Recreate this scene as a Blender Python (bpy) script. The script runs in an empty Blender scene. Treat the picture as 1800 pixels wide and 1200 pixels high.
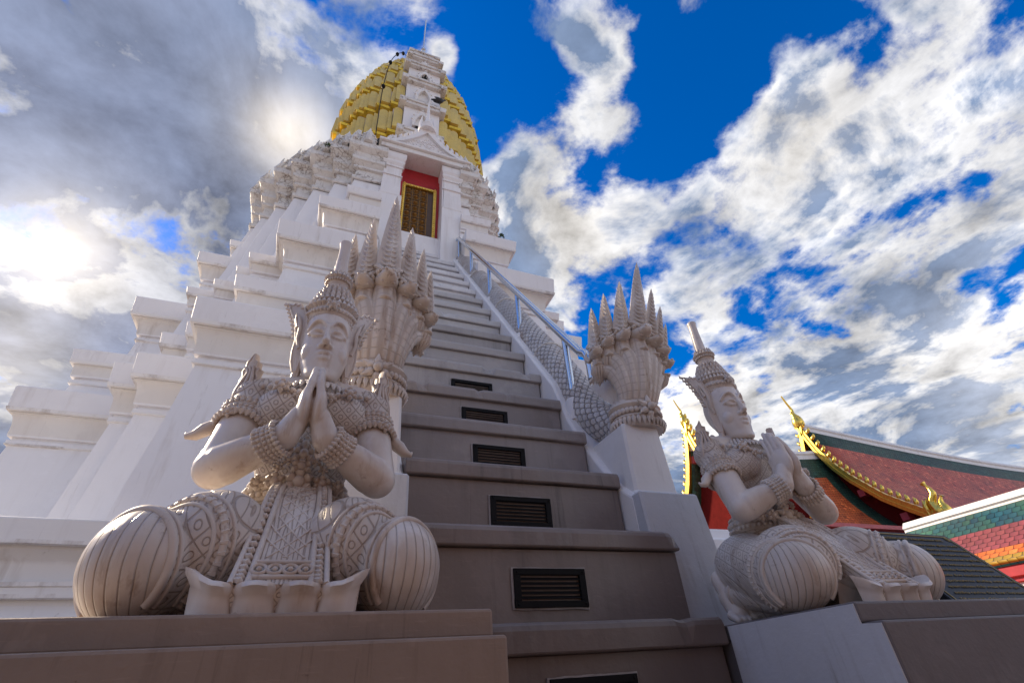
import bpy, bmesh, math, random
from mathutils import Vector, Matrix, noise
random.seed(7)
scene = bpy.context.scene
COL = scene.collection
R = math.radians
PI = math.pi
XC, YC = 0.885, 8.2            # axis of the tower
GROUND = -0.9

# ------------------------------------------------------------------ objects
def link(name, me, mat=None, parent=None, smooth=False):
    o = bpy.data.objects.new(name, me)
    COL.objects.link(o)
    if mat is not None:
        if isinstance(mat, (list, tuple)):
            for m in mat: me.materials.append(m)
        else:
            me.materials.append(mat)
    if smooth:
        me.polygons.foreach_set('use_smooth', [True] * len(me.polygons))
    if parent is not None: o.parent = parent
    return o

def empty(name, loc=(0, 0, 0), rz=0.0):
    o = bpy.data.objects.new(name, None)
    COL.objects.link(o)
    o.location = loc
    o.rotation_euler = (0, 0, rz)
    o.empty_display_size = 0.1
    return o

def tag(o, label, cat, group=None, kind=None):
    o['label'] = label
    o['category'] = cat
    if group: o['group'] = group
    if kind: o['kind'] = kind
    return o

def structure(o):
    o['kind'] = 'structure'
    return o

def copy_tree(o, parent=None):
    c = o.copy()
    COL.objects.link(c)
    c.parent = parent
    for ch in [x for x in bpy.data.objects if x.parent == o]:
        copy_tree(ch, c)
    return c

class MB:
    """collects vertices and faces, builds one mesh object"""
    def __init__(s):
        s.v = []; s.f = []; s.m = []; s.mi = 0
    def add(s, vs, fs, M=None):
        b = len(s.v)
        for v in vs:
            v = Vector(v)
            s.v.append(M @ v if M else v)
        for f in fs:
            s.f.append([i + b for i in f]); s.m.append(s.mi)
        return b
    def box(s, x0, x1, y0, y1, z0, z1, M=None):
        s.add([(x0,y0,z0),(x1,y0,z0),(x1,y1,z0),(x0,y1,z0),(x0,y0,z1),(x1,y0,z1),(x1,y1,z1),(x0,y1,z1)],
              [(0,3,2,1),(4,5,6,7),(0,1,5,4),(1,2,6,5),(2,3,7,6),(3,0,4,7)], M)
    def rings(s, rings, closed=True, cap0=True, cap1=True, M=None):
        n = len(rings[0]); vs = [p for r in rings for p in r]; fs = []
        for i in range(len(rings) - 1):
            for j in range(n if closed else n - 1):
                k = (j + 1) % n
                fs.append((i*n + j, i*n + k, (i+1)*n + k, (i+1)*n + j))
        if closed and cap0: fs.append(tuple(reversed(range(n))))
        if closed and cap1: fs.append(tuple(range((len(rings)-1)*n, len(rings)*n)))
        s.add(vs, fs, M)
    def lathe(s, prof, n=24, M=None, sx=1.0, sy=1.0, cap0=True, cap1=True):
        s.rings([[(r*math.cos(2*PI*j/n)*sx, r*math.sin(2*PI*j/n)*sy, z) for j in range(n)] for r, z in prof],
                True, cap0, cap1, M)
    def tube(s, pts, rad, n=8, M=None, cap=True, flat=1.0, up=None):
        pts = [Vector(p) for p in pts]
        if not isinstance(rad, (list, tuple)): rad = [rad] * len(pts)
        rs = []; prev = None
        for i, p in enumerate(pts):
            t = (pts[min(i+1, len(pts)-1)] - pts[max(i-1, 0)]).normalized()
            if prev is None:
                a = Vector(up) if up else (Vector((0,0,1)) if abs(t.z) < .9 else Vector((1,0,0)))
                u = (a - t*a.dot(t)).normalized()
            else:
                u = (prev - t*prev.dot(t)).normalized()
            prev = u
            w = t.cross(u)
            rs.append([p + (u*math.cos(2*PI*j/n)*flat + w*math.sin(2*PI*j/n))*rad[i] for j in range(n)])
        s.rings(rs, True, cap, cap, M)
    def ball(s, c, r, n=10, m=6, M=None):
        if not isinstance(r, (list, tuple)): r = (r, r, r)
        c = Vector(c); vs = [c + Vector((0,0,-r[2]))]; fs = []
        for i in range(1, m):
            a = -PI/2 + PI*i/m
            for j in range(n):
                b = 2*PI*j/n
                vs.append(c + Vector((r[0]*math.cos(a)*math.cos(b), r[1]*math.cos(a)*math.sin(b), r[2]*math.sin(a))))
        vs.append(c + Vector((0,0,r[2])))
        for j in range(n):
            k = (j+1) % n
            fs.append((0, 1+k, 1+j))
            for i in range(m-2):
                fs.append((1+i*n+j, 1+i*n+k, 1+(i+1)*n+k, 1+(i+1)*n+j))
            fs.append((1+(m-2)*n+j, 1+(m-2)*n+k, len(vs)-1))
        s.add(vs, fs, M)
    def capsule(s, a, b, ra, rb, n=14, flat=1.0, up=None):
        a, b = Vector(a), Vector(b)
        t = (b-a).normalized(); pts = []; rad = []
        for k in range(5, 0, -1):
            q = k/5*PI/2*.98; pts.append(a - t*ra*math.sin(q)); rad.append(ra*math.cos(q))
        for k in range(5):
            pts.append(a + (b-a)*k/4); rad.append(ra + (rb-ra)*k/4)
        for k in range(1, 6):
            q = k/5*PI/2*.98; pts.append(b + t*rb*math.sin(q)); rad.append(rb*math.cos(q))
        s.tube(pts, rad, n, flat=flat, up=up)
    def extrude(s, poly, h0, h1, M=None):
        """poly (x,z) outline stands in the XZ plane, thick from y=h0 to y=h1"""
        s.rings([[(x, h0, z) for x, z in poly], [(x, h1, z) for x, z in poly]], True, True, True, M)
    def build(s, name, mat=None, parent=None, smooth=False, bevel=0.0, fix=True, angle=None, seg=1):
        me = bpy.data.meshes.new(name)
        me.from_pydata([tuple(v) for v in s.v], [], s.f)
        if max(s.m, default=0) > 0: me.polygons.foreach_set('material_index', s.m)
        me.update()
        if fix:
            bm = bmesh.new(); bm.from_mesh(me)
            bmesh.ops.recalc_face_normals(bm, faces=bm.faces)
            bm.to_mesh(me); bm.free()
        o = link(name, me, mat, parent, smooth)
        if angle is not None:
            me.polygons.foreach_set('use_smooth', [True]*len(me.polygons))
            bm = bmesh.new(); bm.from_mesh(me)
            for e in bm.edges:
                if len(e.link_faces) != 2 or e.calc_face_angle(4) > R(angle): e.smooth = False
            bm.to_mesh(me); bm.free()
        if bevel:
            b = o.modifiers.new('bevel', 'BEVEL'); b.width = bevel; b.segments = seg
            b.limit_method = 'ANGLE'; b.angle_limit = R(35)
        return o

def weather(o, amp=.005, step=.40, freq=1.7):
    """cut long edges and let the plaster surface wander a few millimetres"""
    bm = bmesh.new(); bm.from_mesh(o.data)
    for _ in range(5):
        es = [e for e in bm.edges if e.calc_length() > step]
        if not es: break
        bmesh.ops.subdivide_edges(bm, edges=es, cuts=1, use_grid_fill=True)
    for v in bm.verts:
        p = v.co*freq
        v.co += noise.noise_vector(p)*amp + noise.noise_vector(p*3.7)*amp*.5
    bm.to_mesh(o.data); bm.free()

def curve_pts(ctrl, n=24):
    """Catmull-Rom through control points"""
    c = [Vector(p) for p in ctrl]; out = []
    m = len(c) - 1
    for i in range(n+1):
        t = i/n*m; k = min(int(t), m-1); u = t-k
        p0, p1, p2, p3 = c[max(k-1,0)], c[k], c[k+1], c[min(k+2, m)]
        out.append(.5*((2*p1) + (p2-p0)*u + (2*p0-5*p1+4*p2-p3)*u*u + (3*p1-p0-3*p2+p3)*u**3))
    return out

# ------------------------------------------------------------------ materials
class NT:
    def __init__(s, name):
        s.mat = bpy.data.materials.new(name); s.mat.use_nodes = True
        s.t = s.mat.node_tree; s.b = s.t.nodes['Principled BSDF']
        s.coord = None
    def n(s, typ, **kw):
        x = s.t.nodes.new(typ)
        for k, v in kw.items():
            if k.startswith('i_'):
                key = k[2:]; key = int(key) if key.isdigit() else key.replace('_', ' ')
                x.inputs[key].default_value = v
            else: setattr(x, k, v)
        return x
    def l(s, a, b): s.t.links.new(a, b)
    def co(s, kind='Object'):
        if s.coord is None: s.coord = s.n('ShaderNodeTexCoord')
        return s.coord.outputs[kind]
    def mapping(s, scale=(1,1,1), rot=(0,0,0), src=None, loc=(0,0,0)):
        m = s.n('ShaderNodeMapping'); m.inputs['Scale'].default_value = scale; m.inputs['Rotation'].default_value = rot
        m.inputs['Location'].default_value = loc
        s.l(src or s.co(), m.inputs['Vector']); return m.outputs[0]
    def noise(s, scale, detail=4, rough=.55, src=None, dist=0.0):
        x = s.n('ShaderNodeTexNoise'); x.inputs['Scale'].default_value = scale; x.inputs['Detail'].default_value = detail
        x.inputs['Roughness'].default_value = rough; x.inputs['Distortion'].default_value = dist
        s.l(src or s.co(), x.inputs['Vector']); return x.outputs['Fac']
    def ramp(s, src, stops):
        x = s.n('ShaderNodeValToRGB'); e = x.color_ramp.elements
        while len(e) > 1: e.remove(e[-1])
        for i, (p, c) in enumerate(stops):
            if i == 0: e[0].position = p; el = e[0]
            else: el = e.new(p)
            if not isinstance(c, (tuple, list)): c = (c, c, c)
            el.color = (*c[:3], 1)
        s.l(src, x.inputs[0]); return x.outputs[0]
    def mix(s, fac, a, b, mode='MIX'):
        x = s.n('ShaderNodeMix', data_type='RGBA', blend_type=mode)
        for i, v in ((0, fac), (6, a), (7, b)):
            if isinstance(v, (int, float)): x.inputs[i].default_value = v if i == 0 else (v, v, v, 1)
            elif isinstance(v, (tuple, list)): x.inputs[i].default_value = (*v[:3], 1)
            else: s.l(v, x.inputs[i])
        return x.outputs[2]
    def math(s, op, a, b=None, c=None, clamp=False):
        x = s.n('ShaderNodeMath', operation=op, use_clamp=clamp)
        for i, v in enumerate((a, b, c)):
            if v is None: continue
            if isinstance(v, (int, float)): x.inputs[i].default_value = v
            else: s.l(v, x.inputs[i])
        return x.outputs[0]
    def sep(s, src):
        x = s.n('ShaderNodeSeparateXYZ'); s.l(src, x.inputs[0]); return x.outputs
    def bump(s, h, strength=.3, dist=.01, prev=None):
        x = s.n('ShaderNodeBump'); x.inputs['Strength'].default_value = strength; x.inputs['Distance'].default_value = dist
        s.l(h, x.inputs['Height'])
        if prev is not None: s.l(prev, x.inputs['Normal'])
        return x.outputs[0]
    def fin(s, col, rough=.6, normal=None, metal=0.0, spec=.5):
        for k, v in (('Base Color', col), ('Roughness', rough), ('Metallic', metal), ('Specular IOR Level', spec)):
            if isinstance(v, (int, float)): s.b.inputs[k].default_value = v
            elif isinstance(v, (tuple, list)): s.b.inputs[k].default_value = (*v[:3], 1)
            else: s.l(v, s.b.inputs[k])
        if normal is not None: s.l(normal, s.b.inputs['Normal'])
        return s.mat

def plaster(name, col, dirt=(.30,.22,.15), amount=.35, streak=.3, rough=.55, bump=.25, scale=1.0, cracks=0.0, spec=.35, speck=0.0, patch=.12):
    t = NT(name); geo = t.n('ShaderNodeNewGeometry').outputs['Position']
    big = t.noise(1.3*scale, 5, .6, geo)
    st = t.noise(3.0*scale, 5, .62, t.mapping((3.2, 3.2, .22), src=geo))
    fine = t.noise(38*scale, 4, .6, geo)
    c = t.mix(t.math('MULTIPLY', t.ramp(big, [(.42, 0), (.75, 1)]), amount), col, tuple(x*.80 for x in col))
    gate = t.ramp(t.noise(.9*scale, 4, .6, geo), [(.40, .15), (.62, 1)])
    c = t.mix(t.math('MULTIPLY', t.math('MULTIPLY', t.ramp(st, [(.52, 0), (.80, 1)]), gate), streak), c, dirt)
    run = t.noise(11*scale, 5, .7, t.mapping((1.6, 1.6, .07), src=geo))
    c = t.mix(t.math('MULTIPLY', t.math('MULTIPLY', t.ramp(run, [(.60, 0), (.72, 1)]), gate), streak*.9), c, tuple(x*.55 for x in dirt))
    pn = t.noise(2.3*scale, 5, .6, geo)
    c = t.mix(t.ramp(pn, [(.56, 0), (.60, patch)]), c, tuple(min(1, x*1.35) for x in col))
    sc = t.noise(26*scale, 4, .7, t.mapping((.25, .25, 3), src=geo))
    c = t.mix(t.ramp(sc, [(.60, 0), (.70, patch*.9)]), c, tuple(min(1, x*1.5) for x in col))
    chip = t.noise(23*scale, 6, .75, geo)
    c = t.mix(t.math('MULTIPLY', t.ramp(chip, [(.70, 0), (.74, 1)]), .55), c, dirt)
    if speck:
        sp = t.noise(9*scale, 6, .7, geo)
        c = t.mix(t.math('MULTIPLY', t.ramp(sp, [(.66, 0), (.72, 1)]), speck), c, dirt)
    h = t.math('ADD', t.math('MULTIPLY', fine, .25), t.math('MULTIPLY', t.noise(7*scale, 4, .6, geo), 1.0))
    if cracks:
        v = t.n('ShaderNodeTexVoronoi', feature='DISTANCE_TO_EDGE'); v.inputs['Scale'].default_value = 9
        mp = t.mix(.18, geo, t.n('ShaderNodeTexNoise').outputs['Color'], 'ADD')
        t.l(mp, v.inputs['Vector'])
        gate = t.ramp(t.noise(2.6, 5, .65, geo), [(.44, 0), (.60, 1)])
        blot = t.ramp(t.noise(11, 6, .75, geo), [(.52, 0), (.62, 1)])
        k = t.math('MULTIPLY', t.math('MAXIMUM', t.ramp(v.outputs['Distance'], [(.0, 1), (.05, 0)]), blot), gate)
        c = t.mix(t.math('MULTIPLY', k, cracks), c, (.16, .10, .06))
        h = t.math('SUBTRACT', h, t.math('MULTIPLY', k, .5))
    return t.fin(c, rough, t.bump(h, bump, .012), spec=spec)

def simple(name, col, rough=.5, metal=0.0, nscale=12.0, var=.25, bump=.15, spec=.5, nd=.004):
    t = NT(name)
    n = t.noise(nscale, 5, .6)
    c = t.mix(t.ramp(n, [(.3, 0), (.7, 1)]), tuple(x*(1-var) for x in col), tuple(min(1, x*(1+var*.6)) for x in col))
    return t.fin(c, rough, t.bump(n, bump, nd), metal, spec)

M_WHITE = plaster('white_lime_plaster', (.82, .805, .81), amount=.22, streak=.36, bump=.24)
M_WHITE2 = plaster('white_lime_plaster_stained', (.80, .785, .77), amount=.30, streak=.62, bump=.2, speck=.15)
M_COVE = plaster('cove_plaster', (.76, .72, .67), amount=.3, streak=.45, bump=.2)  # warm bounce light under the cornices put into the colour
def drip():
    t = NT('rusty_drip_line'); geo = t.n('ShaderNodeNewGeometry').outputs['Position']
    n = t.noise(5.5, 6, .7, t.mapping((1, 1, .5), src=geo)); n2 = t.noise(1.1, 3, .5, geo)
    k = t.ramp(t.math('ADD', n, t.math('MULTIPLY', t.math('SUBTRACT', n2, .5), .7)), [(.50, 0), (.66, 1)])
    return t.fin(t.mix(t.math('MULTIPLY', k, .40), (.80, .785, .77), (.20, .125, .075)), .7, t.bump(n, .3, .01), spec=.2)
M_DRIP = drip()
M_OLD = plaster('weathered_stucco', (.74, .72, .69), amount=.5, streak=.5, bump=.7, cracks=.85, scale=1.6)
STEP_COL = [(.155,.124,.112), (.215,.178,.163), (.28,.246,.235), (.35,.325,.32), (.47,.455,.455), (.64,.63,.64)]   # brown wear and whitewash, with the stair's dark-to-light shading put into the colours
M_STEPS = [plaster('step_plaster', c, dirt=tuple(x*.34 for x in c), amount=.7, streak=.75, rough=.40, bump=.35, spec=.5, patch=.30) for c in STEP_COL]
M_PLINTH = plaster('plinth_plaster', (.31, .24, .195), dirt=(.12,.08,.055), amount=.7, streak=.75, patch=.28, rough=.5, bump=.25, scale=2)
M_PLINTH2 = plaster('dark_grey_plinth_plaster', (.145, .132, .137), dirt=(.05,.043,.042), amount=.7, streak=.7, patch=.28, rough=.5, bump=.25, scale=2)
M_GREYBAKE = plaster('grey_baked_shading', (.58, .59, .62), dirt=(.22,.18,.15), amount=.5, streak=.6, patch=.15, rough=.55, bump=.22, scale=2)  # grey carries the end block's shade and the plinth side's skylight
M_STEEL = simple('brushed_steel', (.62, .66, .70), .18, 1.0, 30, .06, .02)
M_BLACK = simple('black_plastic', (.006, .006, .007), .55, 0, 30, .2, .1, .12)
M_GOLD = simple('gilded_wood', (.95, .62, .13), .28, 1.0, 18, .25, .3)
M_RED = simple('red_lacquer', (.40, .012, .018), .45, 0, 10, .2, .1)
M_DOORWOOD = simple('door_brown', (.075, .035, .014), .4, 0, 14, .3, .2)
M_DOORGOLD = simple('door_tarnished_gold', (.26, .13, .03), .45, .7, 30, .45, .3)

# ------------------------------------------------------------------ redented plan
def plan(corners, o=0.0, cx=XC, cy=YC, notch=None):
    """corners: convex corners (|x|,|y|) of one quadrant, |x| rising, |y| falling"""
    q = []
    for i, (a, b) in enumerate(corners):
        q.append((a + o, b + o))
        if i + 1 < len(corners): q.append((a + o, corners[i+1][1] + o))
    out = []
    for sx, sy, rev in ((1,-1,False), (1,1,True), (-1,1,False), (-1,-1,True)):
        pts = reversed(q) if rev else q
        out += [(cx + sx*a, cy + sy*b) for a, b in pts]
    if notch:                      # slot for the stair and the porch in the middle of the front
        nw, yb = notch; yf = cy - corners[0][1] - o
        out += [(cx - nw, yf), (cx - nw, yb), (cx + nw, yb), (cx + nw, yf)]
    return out
WL = [0, 1.18, 1.48, 1.80, 2.10, 2.38, 2.62, 2.80, 3.4]; WR = [0, .90, 1.15, 1.42, 1.58, 1.72, 1.80, 1.85, 2.45]
def flank(x):
    """the right flank of the upper body is narrower than the left one"""
    w = x - XC
    if w <= .66: return x
    for a, b, c, d in zip(WL, WL[1:], WR, WR[1:]):
        if w <= b: return XC + max(.665, c + (d-c)*(w-a)/(b-a))
    return XC + WR[-1]
def redent(mb, corners, prof, cap0=False, cap1=True, notch=None, asym=False):
    if asym:
        mb.rings([[(flank(x), y, z) for x, y in plan(corners, o, notch=notch)] for z, o in prof], True, cap0, cap1); return
    mb.rings([[(x, y, z) for x, y in plan(corners, o, notch=notch)] for z, o in prof], True, cap0, cap1)
def cross(w, d): return [(w, d), (d, w)]
# ================================================================== THE TOWER
tower = empty('temple_tower', (XC, YC, GROUND))
tag(tower, 'tall white stupa tower with stepped terraces and a gold plated bud shaped top', 'tower')
WAVY = ('base_terrace', 'drip_line', 'tier_wall', 'cornice_fascia', 'cornice_cove', 'weathered_frieze', 'body_wall', 'pillar', 'lintel')
def T(mb, name, mat, **kw):
    """build a tower part in world coordinates and hang it on the tower"""
    o = mb.build(name, mat, None, **kw)
    if name in WAVY: weather(o, .007 if name != 'weathered_frieze' else .016, .45 if name != 'weathered_frieze' else .16)
    o.parent = tower
    o.matrix_parent_inverse = Matrix.Translation(tower.location).inverted()
    return o
def part(o, par):
    o.parent = par
    return o

# base terrace with mouldings (front edge y=3.85)
TD = YC - 3.85
mb = MB()
redent(mb, [(TD, TD)], [(GROUND, .10), (.20, .10), (.20, .06), (.42, .06), (.42, .03), (.46, .03), (.56, -.02), (.60, -.02), (.60, .02),
                       (.655, .02), (.665, -.05), (.70, -.08), (.80, -.08), (.86, -.02), (.89, -.01), (.89, .035), (1.03, .035), (1.04, .0), (1.045, -3.0)], cap1=False)
T(mb, 'base_terrace', M_WHITE2, bevel=.010, seg=2)
for zz, oo in ((.875, .041), (.650, .026), (.590, .026)):
    mb = MB(); redent(mb, [(TD, TD)], [(zz, oo - .03), (zz + .004, oo), (zz + .026, oo), (zz + .028, oo - .02)], cap1=False); T(mb, 'drip_line', M_DRIP)

NOTCH = (.66, 6.25)
def tier(name, w, d, z, h, o, zb, batter, cove_h, body=None, fil=True):
    """one terrace: battered wall, fillets, cove and an overhanging fascia of height h at z"""
    c = body or cross(w - o, d - o)
    zc = z - cove_h
    prof = [(zb, batter), (zc - .10, 0.012)]
    if fil: prof += [(zc - .10, .035), (zc - .055, .035), (zc - .05, .012), (zc - .02, .012)]
    prof += [(zc - .018, .045), (zc, .05)]
    wall = MB(); redent(wall, c, prof, cap1=False, notch=NOTCH)
    T(wall, 'tier_wall', M_WHITE, bevel=.004)
    cv = MB(); pr_ = [(zc, .05)]
    for i in range(1, 8):
        a = i/7*PI/2
        pr_.append((zc + cove_h*.86*math.sin(a), .05 + (o - .085)*(1 - math.cos(a))))
    pr_ += [(z - .012, o - .035), (z - .012, o - .012)]
    redent(cv, c, pr_, cap1=False, notch=NOTCH)
    T(cv, 'cornice_cove', M_COVE, angle=25)
    fa = MB(); redent(fa, c, [(z - .012, o - .014), (z, o), (z + h, o + .02), (z + h + .015, o - .02), (z + h + .03, o - .3)], cap1=True, notch=NOTCH)
    T(fa, 'cornice_fascia', M_WHITE, bevel=.012, seg=2)
    dr = MB(); redent(dr, c, [(z - .020, o - .030), (z - .016, o - .002), (z + .018, o + .0065), (z + .020, o - .01)], cap1=False, notch=NOTCH)
    T(dr, 'drip_line', M_DRIP)
    d2 = MB(); redent(d2, c, [(zc - .112, .010), (zc - .104, .0395), (zc - .088, .0395), (zc - .086, .02)], cap1=False, notch=NOTCH)
    if fil: T(d2, 'drip_line', M_DRIP)

BODY0 = [(2.15-.14, 4.15-.14), (2.80-.14, 3.05-.14), (3.05-.14, 2.80-.14), (4.12-.14, 2.0-.14)]
tier('t0', 2.15, 4.15, 2.80, .26, .14, 1.02, .16, .26, BODY0)
tier('t05', 2.0, 3.83, 3.50, .17, .10, 2.95, .05, .16, [(1.9, 3.73), (2.45, 2.75), (2.75, 2.45), (3.75, 1.82)])
tier('t1', 1.80, 3.70, 4.49, .27, .17, 3.55, .08, .24, [(1.63, 3.53), (3.45, 1.50)])
tier('t1b', 2.1, 3.2, 4.49, .11, .09, 3.5, .10, .13, [(2.02, 3.10), (2.18, 2.80), (2.46, 2.46), (2.80, 2.20)])
tier('t2', 1.50, 3.20, 5.76, .20, .15, 4.7, .08, .26, cross(1.35, 3.05))
tier('t3', 1.18, 2.95, 6.50, .135, .09, 5.9, .04, .15, cross(1.09, 2.86))

# slender redented body behind the terraces, up to the weathered frieze
BODY = [(1.18, 2.80), (1.48, 2.62), (1.80, 2.38), (2.10, 2.10), (2.38, 1.80), (2.62, 1.48), (2.80, 1.18)]
mb = MB(); redent(mb, BODY, [(3.2, .30), (4.7, .25), (7.08, -.05)], cap1=False, notch=NOTCH, asym=True)
T(mb, 'body_wall', M_WHITE, bevel=.006)
mb = MB(); redent(mb, BODY, [(7.08, -.04), (7.09, -.01), (7.16, -.01), (7.17, -.05), (7.36, -.05), (7.37, 0), (7.42, .0), (7.43, -.03), (7.46, -.03),
                            (7.52, .02), (7.54, .05), (7.62, .05), (7.64, .02), (7.74, .04), (7.80, .11), (7.82, .13), (7.92, .13), (7.93, .10), (7.98, .10), (7.99, -.02)], notch=NOTCH, asym=True)
T(mb, 'weathered_frieze', M_OLD, bevel=.008)

def antefix(mb, M, s=1.0, kind=0):
    """small flame-shaped stucco ornament standing in XZ, facing -Y"""
    if kind == 0:   # rounded niche guardian with a pointed halo
        prof = [(-.13,0),(-.15,.12),(-.13,.24),(-.10,.33),(-.06,.42),(-.02,.50),(0,.58),(.02,.50),(.06,.42),(.10,.33),(.13,.24),(.15,.12),(.13,0)]
        mb.extrude([(x*s, z*s) for x, z in prof], -.03*s, .05*s, M)
        for k in range(9):
            a = PI*(k/8)
            mb.ball((math.cos(a)*.14*s, -.03*s, (.16+math.sin(a)*.22)*s), .03*s, 6, 4, M)
        mb.lathe([(.085*s,0),(.10*s,.05*s),(.06*s,.12*s),(.075*s,.18*s),(.05*s,.25*s),(.055*s,.29*s),(.03*s,.36*s),(.01*s,.44*s)], 8, M @ Matrix.Translation((0,-.07*s,0)))
    else:           # three pointed spikes
        for dx, h in ((-.09, .30), (0, .40), (.09, .30)):
            mb.tube([(dx*s, 0, 0), (dx*s*1.1, -.01*s, h*.45*s), (dx*s*1.25, .02*s, h*.8*s), (dx*s*1.2, -.015*s, h*s)], [.045*s, .05*s, .022*s, .003*s], 6, M)
        mb.box(-.15*s, .15*s, -.05*s, .05*s, 0, .07*s, M)

cnt = 0
for i, (a, b) in enumerate(BODY):
    pa = BODY[i-1][0] if i else .78
    nb = BODY[i+1][1] if i + 1 < len(BODY) else .75
    for sx in (1, -1):
        # front-facing ledge and side-facing ledge of each redent
        for (px, py, rz) in ((XC + sx*(pa+a)/2 + sx*.04, YC - b - .03, 0), (XC + sx*(a + .03), YC - (b+nb)/2 - .04, sx*PI/2)):
            mb = MB(); antefix(mb, Matrix.Translation((flank(px), py, 7.98)) @ Matrix.Rotation(rz, 4, 'Z'), .92, 0 if (i < 5) else 1)
            T(mb, 'antefix', M_OLD, angle=40)
        mb = MB(); hx = XC + sx*(a + .08); hy = YC - b - .08
        M = Matrix.Translation((flank(hx), hy, 7.95)) @ Matrix.Rotation(-sx*PI/4 if sx < 0 else PI/4 + PI/2 - PI/2, 4, 'Z')
        mb.tube([(0, .06, 0), (0, -.01, .05), (0, -.05, .12), (0, -.03, .20), (0, -.06, .28)], [.06, .05, .035, .02, .004], 6, M)
        T(mb, 'corner_finial', M_OLD, angle=40)

# cluster of stone spikes on the far right terrace corner
mb = MB()
for k in range(5):
    x = 2.62 + k*.075
    mb.tube([(x, 5.35, 4.78), (x+.01, 5.33, 4.95), (x+.02, 5.36, 5.12 + .03*(2-abs(2-k)))], [.035, .04, .004], 6)
mb.box(2.56, 2.98, 5.29, 5.42, 4.72, 4.83)
T(mb, 'spike_ornament', M_OLD, angle=40)

# ------------------------------------------------------------------ porch
mb = MB()
for sx, x0, x1 in ((-1, XC-.70, XC-.375), (1, XC+.375, XC+.70)):
    y0, y1 = 5.38, 6.3
    def ring(z, o): return [(x0-o, y0-o, z), (x1+o, y0-o, z), (x1+o, y1, z), (x0-o, y1, z)]
    prof = [(5.3,.03),(6.80,.03),(6.80,.015),(6.84,.03),(6.86,.0),(6.92,.0),(7.02,0),(7.36,-.012),(7.365,.012),(7.39,.012),(7.395,-.008),(7.60,-.008),(7.605,.015),(7.64,.015),
            (7.66,.0),(7.70,.02),(7.72,.03),(7.76,.03),(7.78,.02),(7.84,.045),(7.90,.05),(7.98,.05)]
    mb = MB(); mb.rings([ring(z, o) for z, o in prof])
    T(mb, 'pillar', M_WHITE, bevel=.004)
    # slimmer flanking pilaster set back
    xa, xb = (x0-.30, x0-.05) if sx < 0 else (x1+.05, x1+.30)
    mb = MB(); mb.rings([[(xa-o, 5.62-o, z), (xb+o, 5.62-o, z), (xb+o, 6.4, z), (xa-o, 6.4, z)] for z, o in
              [(5.6,.02),(6.9,.02),(6.92,0),(7.3,0),(7.32,.015),(7.36,.015),(7.38,0),(7.6,0),(7.64,.03),(7.72,.03),(7.76,.05),(7.92,.06)]])
    T(mb, 'pilaster', M_OLD, bevel=.004)
    mb = MB()
    for k in range(11):
        z = 6.75 + k*.115
        mb.ball(((xa+xb)/2 + sx*.13, 5.66, z), (.045, .05, .065), 6, 4)
    T(mb, 'pilaster_leaf_band', M_OLD, angle=50)
mb = MB(); mb.box(XC-.80, XC+.80, 5.27, 6.3, 8.0, 8.11); mb.box(XC-.84, XC+.84, 5.22, 6.3, 8.112, 8.17)
T(mb, 'lintel', M_WHITE2, bevel=.008)
# pediment: outer flame border and recessed scroll panel
def pedi(w, h, z0, y0, y1, sag=.12):
    L = []
    for i in range(9):
        t = i/8; L.append((-w*(1-t), z0 + h*(t**1.15) - sag*math.sin(PI*t)*.5))
    return L + [(-x, z) for x, z in reversed(L[:-1])]
mb = MB(); P0 = [(XC+x, z) for x, z in pedi(.74, .72, 8.172, 0, 0)]
P1 = [(XC+x*.80, 8.172 + (z-8.172)*.78) for x, z in pedi(.74, .72, 8.172, 0, 0)]
mb.rings([[(x, 5.34, z) for x, z in P0], [(x, 5.24, z) for x, z in P0], [(x, 5.235, z) for x, z in P1], [(x, 5.30, z) for x, z in P1]], True, False, False)
mb.rings([[(x, 5.34, z) for x, z in P0], [(x, 6.1, z) for x, z in P0]])
for i in range(1, len(P0)-1):
    x, z = P0[i]; n = 1 if i < len(P0)/2 else -1
    mb.tube([(x, 5.28, z-.02), (x - n*.03, 5.27, z+.05), (x - n*.005, 5.26, z+.13)], [.045, .04, .006], 6)
T(mb, 'pediment', M_WHITE, angle=35)
mb = MB(); mb.rings([[(x, 5.31, z) for x, z in P1], [(x, 5.29, z) for x, z in P1]])
rnd = random.Random(3)
for k in range(70):                       # scroll leaves in relief
    t = rnd.uniform(-1, 1); x = XC + t*.50; zt = 8.2 + .48*(1-abs(t))*rnd.random()
    a0 = rnd.uniform(0, 2*PI); r = .05
    pts = [(x + r*(1-i/9)*math.cos(a0+i*.65), 5.286, zt + r*(1-i/9)*math.sin(a0+i*.65)) for i in range(9)]
    mb.tube(pts, .011, 5)
T(mb, 'pediment_relief', M_WHITE, angle=50)
# spire over the pediment
mb = MB()
mb.lathe([(.17,8.80),(.18,8.86),(.12,8.93),(.135,8.97),(.10,9.02),(.11,9.06),(.07,9.12),(.075,9.17),(.05,9.24),(.052,9.28),(.035,9.36),(.03,9.6),(.02,9.8),(.004,9.98)], 14,
         Matrix.Translation((XC, 5.30, 0)))
T(mb, 'porch_spire', M_WHITE, angle=40)
mb = MB()
for sx in (-1, 1):
    mb.tube([(XC+sx*.14, 5.32, 8.75), (XC+sx*.13, 5.3, 9.1), (XC+sx*.11, 5.32, 9.42)], [.05, .035, .005], 6)
T(mb, 'side_spike', M_WHITE, angle=50)
for sx in (-1, 1):
    for dx in (.62, .84):
        mb = MB(); antefix(mb, Matrix.Translation((XC+sx*dx, 5.36 + (.2 if dx > .7 else 0), 8.17)), .62, 0)
        T(mb, 'antefix', M_OLD, angle=40)

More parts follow.
